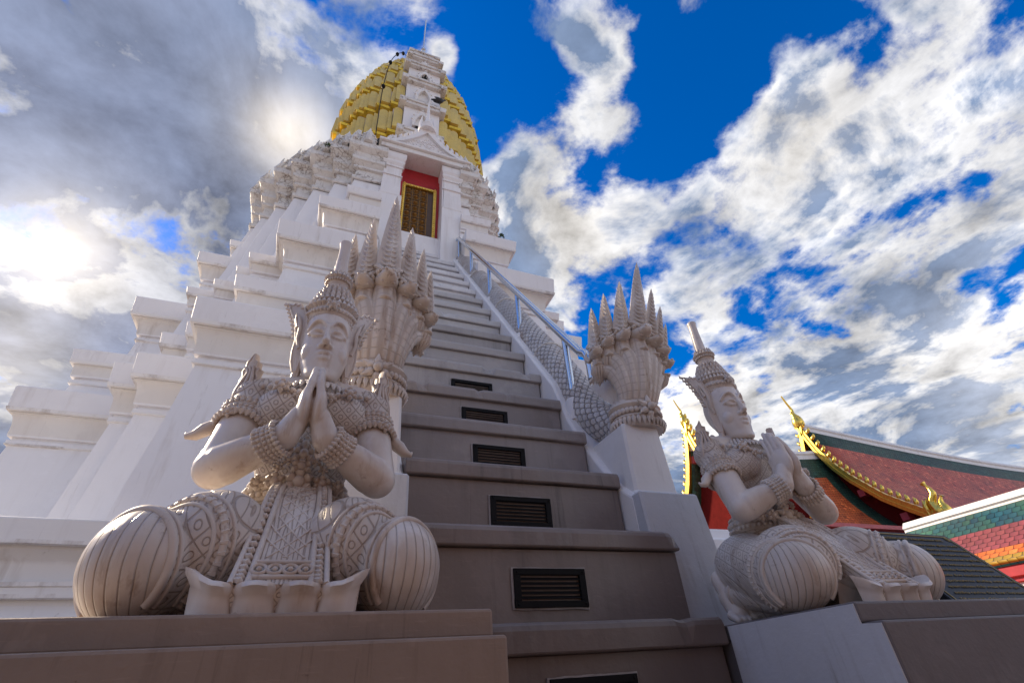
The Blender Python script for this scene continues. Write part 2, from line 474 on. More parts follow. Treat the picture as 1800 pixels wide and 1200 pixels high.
# porch recess: soffit, red reveal, golden frame, panelled door
mb = MB(); mb.box(XC-.378, XC+.378, 5.63, 6.3, 5.9, 8.0); mb.box(XC-.378, XC-.345, 5.46, 5.63, 6.2, 7.998)
T(mb, 'red_reveal', M_RED)
mb = MB(); mb.box(XC+.352, XC+.376, 5.40, 5.628, 5.9, 7.998); T(mb, 'reveal_wall', M_WHITE)
door = empty('door', (XC-.02, 5.595, 6.22)); door.parent = tower
door.matrix_parent_inverse = Matrix.Translation(tower.location).inverted()
fr = MB(); DW, DH = .305, 1.28
for x0, x1, z0, z1 in ((-DW, -DW+.05, 0, DH), (DW-.05, DW, 0, DH), (-DW+.05, DW-.05, DH-.05, DH)):
    fr.box(x0, x1, -.03, .03, z0, z1)
for k in range(26):
    z = .03 + k*.05
    for x in (-DW+.025, DW-.025): fr.ball((x, -.032, z), (.02, .012, .02), 6, 4)
for k in range(11):
    fr.ball((-DW+.05+k*.051, -.032, DH-.025), (.02, .012, .02), 6, 4)
fr.build('door_frame', M_GOLD, door, angle=45)
lf = MB(); lf.box(-DW+.05, DW-.05, .01, .04, 0, DH-.05); lf.build('door_leaf', M_DOORWOOD, door)
gd = MB(); cw = .133; rows = 8; ch = (DH-.05)/rows
for i in range(3 + 1):
    x = -DW+.055 + i*cw; gd.box(x-.008, x+.008, -.002, .009, 0, DH-.05)
for j in range(rows + 1):
    z = max(.006, min(DH-.056, j*ch)); gd.box(-DW+.05, -DW+.055+3*cw, -.0005, .0095, z-.007, z+.007)
gd.build('door_grid', M_DOORGOLD, door)
for i in range(3):
    for j in range(rows):
        c = MB(); M = Matrix.Translation((-DW+.055+(i+.5)*cw, .012, (j+.5)*ch)) @ Matrix.Rotation(PI/2, 4, 'X')
        c.lathe([(.052,0),(.052,.008),(.044,.014),(.036,.008),(.034,.012),(.026,.030),(.012,.040),(.003,.043)], 16, M)
        c.build('door_boss', M_DOORGOLD, door, angle=40)

# ------------------------------------------------------------------ gilded bud-shaped top
def cobR(z):
    pts = [(8.0,1.84),(9.0,1.92),(10.0,1.98),(11.0,2.02),(12.0,2.0),(13.0,1.89),(13.8,1.72),(14.5,1.50),(15.2,1.22),(15.7,.95),(16.05,.70),(16.3,.44)]
    for (z0, r0), (z1, r1) in zip(pts, pts[1:]):
        if z <= z1: return r0 + (r1-r0)*(z-z0)/(z1-z0)
    return pts[-1][1]
FR = [(.36,1.0),(.52,.92),(.66,.81),(.75,.75),(.81,.66),(.92,.52),(1.0,.36)]
ROWS = [8.0, 9.15, 10.3, 11.4, 12.45, 13.4, 14.2, 14.9, 15.45, 15.85, 16.2]
M_GPLATE = None
def gold_mosaic():
    t = NT('gold_glass_mosaic')
    v = t.n('ShaderNodeTexVoronoi'); v.inputs['Scale'].default_value = 42; t.l(t.mapping((1,1,1)), v.inputs['Vector'])
    n = t.noise(2.2, 4, .6)
    c = t.mix(v.outputs['Color'], (.62,.46,.10), (.80,.62,.17))
    c = t.mix(t.ramp(n, [(.35,0),(.75,1)]), c, (.52,.42,.15))
    return t.fin(c, .45, t.bump(v.outputs['Distance'], .25, .004), .08, .5)
M_GPLATE = gold_mosaic()
M_GSOF = simple('gold_ledge', (.95,.60,.06), .30, .7, 14, .25, .3)
M_COB = plaster('cob_plaster', (.62,.58,.56), amount=.5, streak=.5, bump=.4, cracks=.25)
core = MB(); prof_rings = []
for i in range(len(ROWS)-1):
    z0, z1 = ROWS[i], ROWS[i+1]; r0, r1 = cobR(z0), cobR(z1)
    for z, f in ((z0, .90), (z1 - .14*(z1-z0), .90*r1/r0 if r1 < r0 else .90)):
        prof_rings.append([(x, y, z) for x, y in plan([(a*r0*f, b*r0*f) for a, b in FR])])
core.rings(prof_rings); T(core, 'bud_core', M_COB)
topb = MB(); topb.lathe([(.44,16.12),(.46,16.24),(.32,16.36),(.34,16.42),(.18,16.52),(.05,16.58)], 16, Matrix.Translation((XC, YC, 0)))
T(topb, 'top_cap', M_WHITE2, angle=40)
plates = []
for i in range(len(ROWS)-1):
    z0, z1 = ROWS[i], ROWS[i+1]; r0 = cobR(z0); rm = cobR(z1)
    # golden ledge under every row (redented band)
    lg = MB(); zz = z1 - .13*(z1-z0); rr = cobR(zz)
    redent(lg, [(a*rr*.93, b*rr*.93) for a, b in FR], [(zz, -.10), (zz, .035), (zz+.055*(z1-z0)+.02, .045), (zz+.13*(z1-z0), -.02), (zz+.13*(z1-z0), -.12)], cap1=False)
    T(lg, 'gold_ledge', M_GSOF)
    h = (z1-z0)*.84
    lean = math.atan2(max(0, r0 - rm), z1 - z0)
    for k, (a, b) in enumerate(FR):
        pa = FR[k-1][0] if k else .20
        nb = FR[k+1][1] if k+1 < len(FR) else .20
        for sx in (1, -1):
            wa = (a-pa)*r0*.93
            plates.append((XC + sx*((pa+a)/2*r0*.945), YC - b*r0*.955, z0, wa, h, 0, lean))
            wb = (b-nb)*r0*.93
            plates.append((XC + sx*(a*r0*.955), YC - (b+nb)/2*r0*.945, z0, wb, h, sx*PI/2, lean))
def plate_mb(mb, P):
    x, y, z, w, h, rz, lean = P
    w = max(w*.66, .06)
    out = [(-w/2, 0), (-w/2, h*.72)]
    for j in range(1, 8):
        a = PI - PI*j/8
        out.append((w/2*math.cos(a), h*.72 + min(w/2*1.3, h*.28)*math.sin(a)))
    out += [(w/2, h*.72), (w/2, 0)]
    M = Matrix.Translation((x, y, z)) @ Matrix.Rotation(rz, 4, 'Z') @ Matrix.Rotation(-lean*.95, 4, 'X')
    mb.extrude(out, -.045, .045, M)
plates.sort(key=lambda P: (P[1] - 0)**2 + (P[0])**2*.6 + (P[2])**2*.3)
for P in plates[:100]:
    mb = MB(); plate_mb(mb, P); T(mb, 'gold_plate', M_GPLATE)
mb = MB()
for P in plates[100:]: plate_mb(mb, P)
o = T(mb, 'gold_plates_further', M_GPLATE); o['kind'] = 'stuff'; o.name = 'gold_plate_field'
# white niche panels on the middle of the front
for i in range(0, len(ROWS)-2):
    z0, z1 = ROWS[i], ROWS[i+1]; r = cobR(z0 + .3*(z1-z0)); w = .265*cobR(z0)
    y = YC - r*1.0
    mb = MB(); mb.box(XC-w*.78, XC+w*.78, y, y+.5, z0, z1-.18*(z1-z0))
    T(mb, 'niche_panel', M_WHITE)
    zc = z1 - .24*(z1-z0)
    mb = MB(); mb.box(XC-w*.98, XC+w*.98, y-.10, y+.4, zc, zc+.10*(z1-z0)); mb.box(XC-w*1.04, XC+w*1.04, y-.13, y+.4, zc+.102*(z1-z0), zc+.17*(z1-z0)+.02)
    for s_ in (-1, 1):
        mb.box(XC+s_*w*.88-.07, XC+s_*w*.88+.07, y-.145, y+.4, zc-.004, zc+.16*(z1-z0))
    T(mb, 'niche_cornice', M_OLD, bevel=.008)
    mb = MB(); s = (z1-z0)*.62; M = Matrix.Translation((XC, y-.05, z0))
    arch = [(-.30*s,0),(-.32*s,.35*s),(-.27*s,.6*s),(-.16*s,.82*s),(0,.98*s),(.16*s,.82*s),(.27*s,.6*s),(.32*s,.35*s),(.30*s,0)]
    inn = [(px*.66, pz*.78) for px, pz in arch]
    mb.rings([[(x, .05, z) for x, z in arch], [(x, -.05, z) for x, z in arch], [(x, -.05, z) for x, z in inn], [(x, .04, z) for x, z in inn]], True, False, True, M)
    for j in range(1, 8):
        px, pz = arch[j]; mb.ball((px, -.05, pz), .045*s, 6, 4, M)
    T(mb, 'niche_arch', M_WHITE2, angle=40)
rod = MB(); rod.tube([(XC+.12, YC-.25, 16.3), (XC+.12, YC-.25, 18.2)], .045, 6); rod.tube([(XC+.12, YC-.25, 18.2), (XC+.12, YC-.25, 20.6)], .024, 6)
rod.ball((XC+.12, YC-.25, 18.2), .09)
T(rod, 'lightning_rod', M_STEEL)
# ================================================================== STAIR
Y0, Z0, RUN, RISE = 1.5393, 0.1634, 0.2452, 0.35
XL, XR = 0.3415, 1.4278
def pitch(y): return Z0 + (y - Y0)/RUN*RISE
stair = empty('staircase', (XC, Y0, GROUND))
tag(stair, 'steep plastered stair with dark risers climbing to the tower door', 'staircase')
def S(mb, name, mat, root, **kw):
    o = mb.build(name, mat, None, **kw); o.parent = root
    o.matrix_parent_inverse = Matrix.Translation(root.location).inverted()
    return o
M_VENT = plaster('dusty_black_vent', (.007, .007, .008), dirt=(.06, .05, .045), amount=.3, streak=.30, rough=.6, bump=.1, scale=4, spec=.15)
for k in range(-3, 17):
    y = Y0 + k*RUN; z = Z0 + k*RISE
    x0, x1 = XL + .002, XR - .002
    if k == 1: x0, x1 = 2*XC - 1.491, 1.491
    if k <= 0: x0, x1 = 2*XC - 1.395, 1.393
    mb = MB(); nose = .078 if k > 0 else .085
    # riser block and overhanging tread slab with a rounded front edge
    mb.box(x0 + .010, x1 - .010, y + .028, y + RUN + .10, z - RISE - .04, z - nose)
    pr_ = [(y + .004, z - nose - .001), (y, z - nose + .006), (y, z - .024), (y + .005, z - .010), (y + .016, z), (y + RUN + .09, z), (y + RUN + .09, z - nose - .001)]
    dy = math.sin(k*12.9)*.004; dz = math.sin(k*7.3)*.004
    secs = []
    for i in range(41):             # worn, slightly chipped nosing
        x = x0 + (x1-x0)*i/40
        e = noise.noise(Vector((x*5, k*3.1, 0)))*.0035 + noise.noise(Vector((x*19, k*5.7, 2)))*.003
        chip = max(0, noise.noise(Vector((x*11, k*9.3, 5))) - .38)*.05
        secs.append([(x, a + dy + (e + chip if j in (2, 3, 4) else e*.4), b + dz - (chip*.8 if j in (2, 3, 4) else 0) + e*.4) for j, (a, b) in enumerate(pr_)])
    mb.rings(secs)
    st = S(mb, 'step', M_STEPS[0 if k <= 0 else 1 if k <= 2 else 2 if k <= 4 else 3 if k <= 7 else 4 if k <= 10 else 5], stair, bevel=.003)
    if -1 <= k <= 5:                # black louvred grille low in the riser
        g = MB(); xm = .872 + .006*(k-1); w, h = .148, .069; zc = z - .214
        yy = y + .028
        h += .004*math.sin(k*5); xm += .006*math.sin(k*3.3)
        for a0, a1, b0, b1 in ((-w, w, h-.022, h), (-w, w, -h, -h+.022), (-w, -w+.026, -h+.022, h-.022), (w-.026, w, -h+.022, h-.022)):
            g.box(xm+a0, xm+a1, yy-.014, yy+.01, zc+b0, zc+b1)
        g.box(xm-w+.02, xm+w-.02, yy+.004, yy+.012, zc-h+.02, zc+h-.02)
        for j in range(6):
            zz = zc - h + .028 + j*.0155
            g.add([(xm-w+.024, yy-.010, zz), (xm+w-.024, yy-.010, zz), (xm+w-.024, yy+.006, zz+.012), (xm-w+.024, yy+.006, zz+.012),
                   (xm-w+.024, yy-.010, zz+.004), (xm+w-.024, yy-.010, zz+.004), (xm+w-.024, yy+.006, zz+.016), (xm-w+.024, yy+.006, zz+.016)],
                  [(0,3,2,1),(4,5,6,7),(0,1,5,4),(1,2,6,5),(2,3,7,6),(3,0,4,7)])
        for sx_ in (-1, 1):
            for sz_ in (-1, 1): g.ball((xm+sx_*(w-.012), yy-.015, zc+sz_*(h-.011)), (.005, .003, .005), 6, 4)
        gr = S(g, 'vent_grille', M_VENT, stair, bevel=.002)
        gr.parent = st; gr.matrix_parent_inverse = st.matrix_world.inverted() if False else Matrix.Identity(4)
        sr = MB(); e = .007     # mortar bed left standing proud round the grille
        for a0, a1, b0, b1 in ((-w-e, w+e*.6, h, h+e*.7), (-w-e, w+e*.5, -h-e, -h), (-w-e, -w, -h, h), (w, w+e*.6, -h, h)):
            sr.box(xm+a0, xm+a1, yy-.007, yy+.008, zc+b0, zc+b1)
        so_ = S(sr, 'mortar_bed', M_STEPS[3], stair); so_.parent = st; so_.matrix_parent_inverse = Matrix.Identity(4)
        weather(so_, .003, .03, 14)
        gr.matrix_parent_inverse = Matrix.Identity(4); gr.location = (0, 0, 0)
for yy, zz in ((5.50, 5.99), (5.545, 6.22)):
    mb = MB(); mb.box(XL + .02, XR - .02, yy, 5.628, 5.2, zz); S(mb, 'step', M_WHITE, stair, bevel=.004)

# ================================================================== BALUSTRADES with their end blocks
def balustrade(sx, label):
    X = lambda x: XC + sx*(x - XC)
    b = empty('stair_balustrade', (X(1.6), 2.2, GROUND)); tag(b, label, 'balustrade', 'white stair balustrades')
    # curb beside the steps, swooping down into the end block
    P = [(5.75, pitch(5.75)+.03)] + [(y, pitch(y)+.03) for y in (5.0, 4.0, 3.0, 2.62)] + [(2.48, 1.40), (2.36, 1.20), (2.24, 1.03), (2.14, .90), (2.05, .80), (1.96, .735)]
    low = [(y, z-.75) for y, z in P]; low[-1] = (1.96, .2); low[-2] = (2.05, .2); low[-3] = (2.14, .25); low[-4] = (2.24, .3)
    mb = MB()
    secs = []
    for (y, z), (yl, zl) in zip(P, low):
        secs.append([(X(1.428), y, zl), (X(1.428), y, z - .02), (X(1.445), y, z), (X(1.56), y, z), (X(1.58), y, z - .04), (X(1.58), y, zl)])
    mb.rings(secs); S(mb, 'curb', M_WHITE, b, bevel=.004)
    # outer wall under the serpent
    mb = MB()
    P2 = [(5.4, pitch(5.4)-.1), (4, pitch(4)-.1), (3, pitch(3)-.1), (2.6, pitch(2.6)-.12), (2.3, 1.0), (2.1, .74)]
    mb.rings([[(X(1.602), y, GROUND), (X(1.602), y, z - .06), (X(1.70), y, z - .06), (X(1.70), y, GROUND)] for y, z in P2])
    S(mb, 'outer_wall', M_WHITE, b)
    mb = MB()   # end block, slightly battered
    mb.rings([[(X(1.4305 + a), 1.90 - bt, z), (X(1.775 + bt*.6), 1.90 - bt, z), (X(1.775 + bt*.6), 2.58, z), (X(1.4305 + a), 2.58, z)] for z, bt, a in ((GROUND, .10, .0), (.15, .045, .0), (.735, 0, .0))])
    S(mb, 'end_block', M_GREYBAKE, b, bevel=.010)
    mb = MB()   # pedestal of the serpent
    mb.rings([[(X(1.46-o), 1.965-o, z), (X(1.715+o), 1.965-o, z), (X(1.715+o), 2.46, z), (X(1.46-o), 2.46, z)] for z, o in ((.735, .012), (.76, 0), (1.13, -.012))])
    S(mb, 'pedestal', M_WHITE2, b, bevel=.012)
    return b
balustrade(1, 'white plastered balustrade on the right of the stair, carrying the steel handrail')
balustrade(-1, 'white plastered balustrade on the left of the stair, behind the front kneeling statue')

# ------------------------------------------------------------------ the seven-headed serpents
def stone(name, col, dirt, rough=.42, bump=.35):
    t = NT(name)
    n1 = t.noise(4.5, 5, .62); n2 = t.noise(60, 3, .6)
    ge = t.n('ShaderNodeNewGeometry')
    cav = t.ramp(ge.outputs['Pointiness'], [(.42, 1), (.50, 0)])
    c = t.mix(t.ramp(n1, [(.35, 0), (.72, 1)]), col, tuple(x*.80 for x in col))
    c = t.mix(t.math('MULTIPLY', cav, .75), c, dirt)  # grime and cavity shading painted into the creases
    sp = t.ramp(t.noise(14, 6, .7), [(.62, 0), (.70, 1)])
    c = t.mix(t.math('MULTIPLY', sp, .6), c, dirt)
    gr = t.ramp(t.noise(3.1, 6, .65, t.mapping((1.5, 1.5, .5))), [(.50, 0), (.72, 1)])
    c = t.mix(t.math('MULTIPLY', gr, .50), c, tuple(x*1.7 for x in dirt))
    rn = t.ramp(t.noise(13, 5, .7, t.mapping((1.3, 1.3, .14))), [(.57, 0), (.70, 1)])
    c = t.mix(t.math('MULTIPLY', rn, .60), c, tuple(x*1.4 for x in dirt))
    pale = t.ramp(t.noise(6.3, 5, .6, t.mapping((1, 1, .6), loc=(4, 2, 1))), [(.56, 0), (.64, 1)])
    c = t.mix(t.math('MULTIPLY', pale, .55), c, (.80, .77, .74))
    return t, c, t.math('ADD', t.math('MULTIPLY', n1, .4), t.math('MULTIPLY', n2, .25))
def mk_stone(name, col, dirt, rough=.42):
    t, c, h = stone(name, col, dirt)
    return t.fin(c, rough, t.bump(h, .25, .004), spec=.45)
STONE = (.69, .615, .55); SDIRT = (.20, .12, .07)
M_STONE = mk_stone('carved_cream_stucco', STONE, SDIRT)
def scales_mat():
    t, c, h = stone('scaled_serpent_skin', (.66,.63,.61), SDIRT)
    uv = t.co('UV')
    x = t.sep(uv)
    # overlapping scale rows
    row = t.math('FLOOR', x[1])
    off = t.math('MULTIPLY', t.math('MODULO', row, 2), .5)
    fx = t.math('SUBTRACT', t.math('FRACT', t.math('ADD', x[0], off)), .5)
    fy = t.math('FRACT', x[1])
    d = t.math('SQRT', t.math('ADD', t.math('MULTIPLY', fx, fx), t.math('MULTIPLY', t.math('SUBTRACT', fy, .15), t.math('MULTIPLY', t.math('SUBTRACT', fy, .15), .45))))
    edge = t.ramp(d, [(.36, 1), (.44, 0), (.52, .55)])
    c2 = t.mix(t.math('MULTIPLY', t.math('SUBTRACT', 1, edge), .35), c, SDIRT)
    return t.fin(c2, .5, t.bump(edge, .9, .02, t.bump(h, .3, .004)))
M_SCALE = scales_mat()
def rib_mat():
    t, c, h = stone('ribbed_serpent_throat', STONE, SDIRT)
    x = t.sep(t.co('UV'))
    f = t.math('FRACT', x[1])
    line = t.ramp(f, [(0, 0), (.08, 1), (.92, 1), (1, 0)])
    mid = t.ramp(t.math('ABSOLUTE', t.math('SUBTRACT', x[0], .5)), [(.02, 0), (.045, 1), (.10, 1), (.12, .2), (.14, 1)])
    k = t.math('MULTIPLY', line, mid)
    c2 = t.mix(t.math('MULTIPLY', t.math('SUBTRACT', 1, k), .3), c, SDIRT)
    return t.fin(c2, .42, t.bump(k, .5, .006, t.bump(h, .25, .004)))
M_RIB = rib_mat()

def uv_tube(name, pts, rad, n, mat, parent, us, vs, flat=1.0, up=None, cap=True):
    """tube with its own UVs: u runs around, v along"""
    mb = MB(); mb.tube(pts, rad, n, cap=cap, flat=flat, up=up)
    o = mb.build(name, mat, parent, smooth=True, fix=True)
    me = o.data; uvl = me.uv_layers.new(name='UVMap')
    L = [0]
    P = [Vector(p) for p in pts]
    for a, b in zip(P, P[1:]): L.append(L[-1] + (b-a).length)
    for poly in me.polygons:
        js = [me.loops[li].vertex_index % n for li in poly.loop_indices]
        wrap = max(js) - min(js) > n/2
        for li in poly.loop_indices:
            vi = me.loops[li].vertex_index; j = vi % n; i = vi // n
            u = (j + (n if wrap and j < n/2 else 0))/n
            uvl.data[li].uv = (u*us, L[min(i, len(L)-1)]*vs)
    return o

def naga_head(par, base, d, side, s, tip):
    """one serpent head at base, looking along d, with tall pointed crest"""
    d = Vector(d).normalized(); upv = Vector((side*.25, 0, 1)).normalized()
    rt = d.cross(upv).normalized(); up2 = rt.cross(d).normalized()
    M = Matrix.Translation(base) @ Matrix((rt, -d, up2)).transposed().to_4x4()      # local: +x right, -y forward, +z up
    h = MB()
    # skull and upper jaw
    h.rings([[(math.cos(a)*w*s, y*s + 0, z*s + math.sin(a)*hh*s) for a in [2*PI*k/12 for k in range(12)]] for y, w, z, hh in
             ((.06,.03,.02,.03), (.04,.062,.03,.062), (-.01,.070,.035,.066), (-.06,.062,.030,.052), (-.10,.050,.030,.040), (-.135,.042,.036,.034), (-.155,.028,.044,.022), (-.162,.010,.05,.010))], M=M)
    # lower jaw with beard
    h.rings([[(math.cos(a)*w*s, y*s, z*s + math.sin(a)*hh*s) for a in [2*PI*k/12 for k in range(12)]] for y, w, z, hh in
             ((.03,.03,-.07,.03), (0,.055,-.08,.035), (-.05,.056,-.090,.026), (-.11,.046,-.086,.020), (-.150,.030,-.078,.014), (-.165,.008,-.072,.005))], M=M)
    h.rings([[(math.cos(a)*w*s, (y + math.sin(a)*dd)*s, z*s) for a in [2*PI*k/12 for k in range(12)]] for z, w, y, dd in
             ((-.085,.054,-.085,.06), (-.115,.060,-.085,.060), (-.155,.054,-.072,.052), (-.195,.036,-.062,.038), (-.23,.015,-.055,.018), (-.25,.003,-.052,.004))], M=M)
    for k in range(7):      # beard locks and teeth
        a = -1.2 + k*.4
        h.tube([M @ Vector((math.sin(a)*.054*s, (-.085-math.cos(a)*.062)*s, -.095*s)), M @ Vector((math.sin(a)*.058*s, (-.085-math.cos(a)*.064)*s, -.145*s)), M @ Vector((math.sin(a)*.02*s, (-.065-math.cos(a)*.034)*s, -.22*s))], [.010*s, .012*s, .004*s], 5)
    for k in range(6):
        x = -.030 + k*.012
        h.ball(M @ Vector((x*s, -.128*s, .004*s)), .008*s, 5, 4)
    for sx in (-1, 1):
        h.ball(M @ Vector((sx*.046*s, -.058*s, .066*s)), .021*s, 10, 6)                       # eye bosses
        h.ball(M @ Vector((sx*.050*s, -.072*s, .068*s)), .012*s, 8, 5)
        h.tube([M @ Vector((sx*.030*s, -.095*s, .072*s)), M @ Vector((sx*.055*s, -.055*s, .095*s)), M @ Vector((sx*.075*s, -.01*s, .105*s)), M @ Vector((sx*.070*s, .02*s, .14*s))], [.010*s, .014*s, .014*s, .004*s], 6)
        h.ball(M @ Vector((sx*.018*s, -.150*s, .060*s)), .012*s, 8, 5)                        # nostril
        # cheek flame
        h.tube([M @ Vector((sx*.06*s, -.02*s, -.02*s)), M @ Vector((sx*.085*s, .0, .0)), M @ Vector((sx*.098*s, .02*s, .04*s)), M @ Vector((sx*.085*s, .03*s, .075*s))], [.022*s, .022*s, .016*s, .003*s], 6)
        for q in range(3):   # ruff of leaves on the neck
            h.tube([M @ Vector((sx*(.02+.02*q)*s, -.055*s+q*.012*s, (-.13-.02*q)*s)), M @ Vector((sx*(.03+.022*q)*s, -.068*s+q*.015*s, (-.17-.01*q)*s)), M @ Vector((sx*(.028+.024*q)*s, -.05*s+q*.015*s, (-.23+.008*q)*s))], [.014*s, .018*s, .003*s], 6)
    hd = h.build('naga_head', M_STONE, par, angle=55)
    # crest: leaf-edged blade rising from the forehead
    c = MB(); z0 = .06*s
    b0 = M @ Vector((0, -.045*s, z0)); top = Vector(tip)
    axis = top - b0; ln = axis.length; ax = axis.normalized()
    fw = (d - ax*d.dot(ax)).normalized(); sd = ax.cross(fw)
    prof = [(0, .074, .064), (.08, .080, .068), (.20, .078, .062), (.40, .066, .050), (.60, .050, .038), (.78, .032, .026), (.92, .015, .013), (1, .002, .002)]
    rs = []
    for t, w, dp in prof:
        p = b0 + ax*ln*t; w *= s*.84; dp *= s*.84
        rs.append([p + fw*dp, p + sd*w*.38 + fw*dp*.45, p + sd*w, p + sd*w*.86 - fw*dp*.5, p - fw*dp*.85, p - sd*w*.86 - fw*dp*.5, p - sd*w, p - sd*w*.38 + fw*dp*.45])
    c.rings(rs)
    nl = max(6, int(ln/.034))
    for k in range(nl):     # herringbone of leaves on the front, serrated sides
        t = .04 + .86*k/nl; w = (.080*(1-t)**.75 + .004)*s*.84; dp = (.066*(1-t)**.75+.003)*s*.84
        p = b0 + ax*ln*t
        for q in (-1, 1):
            c.tube([p + fw*dp*.95 + sd*q*w*.06, p + fw*dp*.62 + sd*q*w*.42 + ax*.020*s, p + fw*dp*.30 + sd*q*w*.72 + ax*.050*s], [w*.07+.001, w*.095+.001, w*.03], 5)
            c.tube([p + sd*q*w*.90 - fw*dp*.2, p + sd*q*w*1.00 + ax*.012*s - fw*dp*.2, p + sd*q*w*.96 + ax*.034*s - fw*dp*.2], [w*.09, w*.07, w*.01], 5)
    cr = c.build('naga_crest', M_STONE, None, angle=50); cr.parent = hd
    return hd

def naga(sx, label, curl):
    SZ = .93 if sx > 0 else .97
    root = empty('naga_serpent', (1.628 if sx > 0 else .168, 2.05, 1.115)); root.scale = (.94, .96, SZ); tag(root, label, 'serpent statue', 'seven-headed stone serpents on the balustrades')
    # collar mouldings (elliptic) around the foot of the hood
    mb = MB()
    mb.lathe([(.150,.0),(.158,.02),(.150,.045),(.156,.05),(.168,.06),(.156,.072),(.150,.078),(.152,.12),(.158,.125),(.168,.14),(.158,.152),(.150,.16),(.148,.175)], 30, None, 1.0, .80)
    for k in range(34):
        a = 2*PI*k/34
        M = Matrix.Translation((.156*math.cos(a), .125*math.sin(a), .098)) @ Matrix.Rotation(a, 4, 'Z')
        mb.ball((0,0,0), (.014, .017, .020), 6, 4, M)
        mb.tube([M @ Vector((0, 0, -.045)), M @ Vector((.010, 0, -.065)), M @ Vector((.004, 0, -.095))], [.012, .014, .003], 5)
    # front rosette
    for k in range(6):
        a = 2*PI*k/6
        mb.ball((.038*math.sin(a), -.142, .10 + .038*math.cos(a)), (.022, .018, .022), 8, 5)
        mb.tube([(.05*math.sin(a), -.140, .10+.05*math.cos(a)), (.085*math.sin(a), -.142, .10+.085*math.cos(a))], [.018, .003], 6)
    mb.ball((0, -.160, .10), .024, 10, 6)
    mb.build('collar', M_STONE, root, angle=50)
    # necks fan out; each is a ribbed tube
    heads = [(0, 0, 1.0, 1.20), (-1, .094, .84, 1.03), (1, .094, .84, 1.03), (-1, .166, .78, .94), (1, .166, .78, .94), (-1, .216, .74, .84), (1, .216, .74, .84)]
    zs = [.585, .565, .565, .53, .53, .475, .475]
    for (q, off, s, tz), zh in zip(heads, zs):
        x = q*off; back = .0 + 1.9*off*off
        yh = -.055 + back
        pts = curve_pts([(q*off*.42, -.055 + back*.35, .14), (q*off*.50, -.080 + back*.4, .24), (q*off*.76, -.078 + back*.7, .24 + (zh-.24)*.55), (x*1.02, -.055 + back, zh - .06), (x*1.04, -.03 + back, zh + .06)], 16)
        rr = [.058 + .012*math.sin(i/16*PI) for i in range(17)]; rr = [r*s*1.0*(1 - .18*(off > .2)) for r in rr]
        uv_tube('neck', pts, rr, 16, M_RIB, root, 1, 24, up=(0, 1, 0))
        dirv = (q*off*2.6, -1, -.38)
        tip = (x*(1.38 if sx > 0 else 1.18), yh - .045 + off*.12, tz)
        naga_head(root, Vector((x*1.05, yh + .030, zh + .035)), dirv, q*off*2, s, tip)
        if q == 0 and curl:
            pass
    # back sheet joining the necks
    mb = MB(); rows = []
    for k in range(9):
        t = k/8; z = .14 + .50*t; w = .08 + .085*math.sin(t*PI*.55)
        rows.append([(w*math.cos(a), .015 + .30*t*(math.cos(a)**2)*.8 + .035*math.sin(a), z - .22*t*math.cos(a)**2) for a in [2*PI*j/20 for j in range(20)]])
    mb.rings(rows); mb.build('hood_back', M_STONE, root, angle=60)
    # the whole hood leans forward, the right one also a little outward
    lx = .105 if sx > 0 else -.01
    for ch in [c for c in bpy.data.objects if c.parent == root or (c.parent and c.parent.parent == root)]:
        if ch.name.split('.')[0] in ('neck', 'naga_head', 'naga_crest', 'hood_back'):
            for v in ch.data.vertices:
                q = max(0, v.co.z - .12)/1.1
                v.co.x += lx*q; v.co.y -= .17*q
    # scaled body running up the balustrade
    P = [Vector((0, -.02, -.02)), Vector((0, .10, .03))]
    wx = root.location.x
    def loc(x, y, z): return Vector(((XC + sx*(x - XC) - wx)/.94, (y - 2.05)/.96, (z - 1.115)/SZ))
    pts = curve_pts([Vector((0, -.02, .06)), Vector((sx*.01, .14, .10)), loc(1.60, 2.42, 1.40), loc(1.605, 2.70, pitch(2.70) + .03), loc(1.61, 3.2, pitch(3.2) + .03), loc(1.61, 4.0, pitch(4.0)+.03), loc(1.61, 4.8, pitch(4.8)+.03), loc(1.61, 5.36, pitch(5.36)+.03)], 70)
    rad = [.132 if i > 4 else .12 + .003*i for i in range(71)]
    uv_tube('scaled_body', pts, rad, 24, M_SCALE, root, 16, 22, up=(0, 1, 0))
    for (ya) in (2.95, 3.75, 4.6):        # mortar joints
        mb = MB(); c = loc(1.61, ya, pitch(ya) + .03)
        t = Vector((0, .573, .819))
        u = Vector((1,0,0)); w = t.cross(u)
        mb.tube([c + (u*math.cos(a) + w*math.sin(a))*.134 for a in [2*PI*j/24 for j in range(25)]], .010, 5)
        mb.build('joint_band', M_OLD, root, angle=60)
    return root
naga(-1, 'seven-headed stone serpent rising behind the front kneeling statue, lit warm on its throats', False)
naga(1, 'seven-headed stone serpent at the foot of the handrail, standing out against the sky', True)

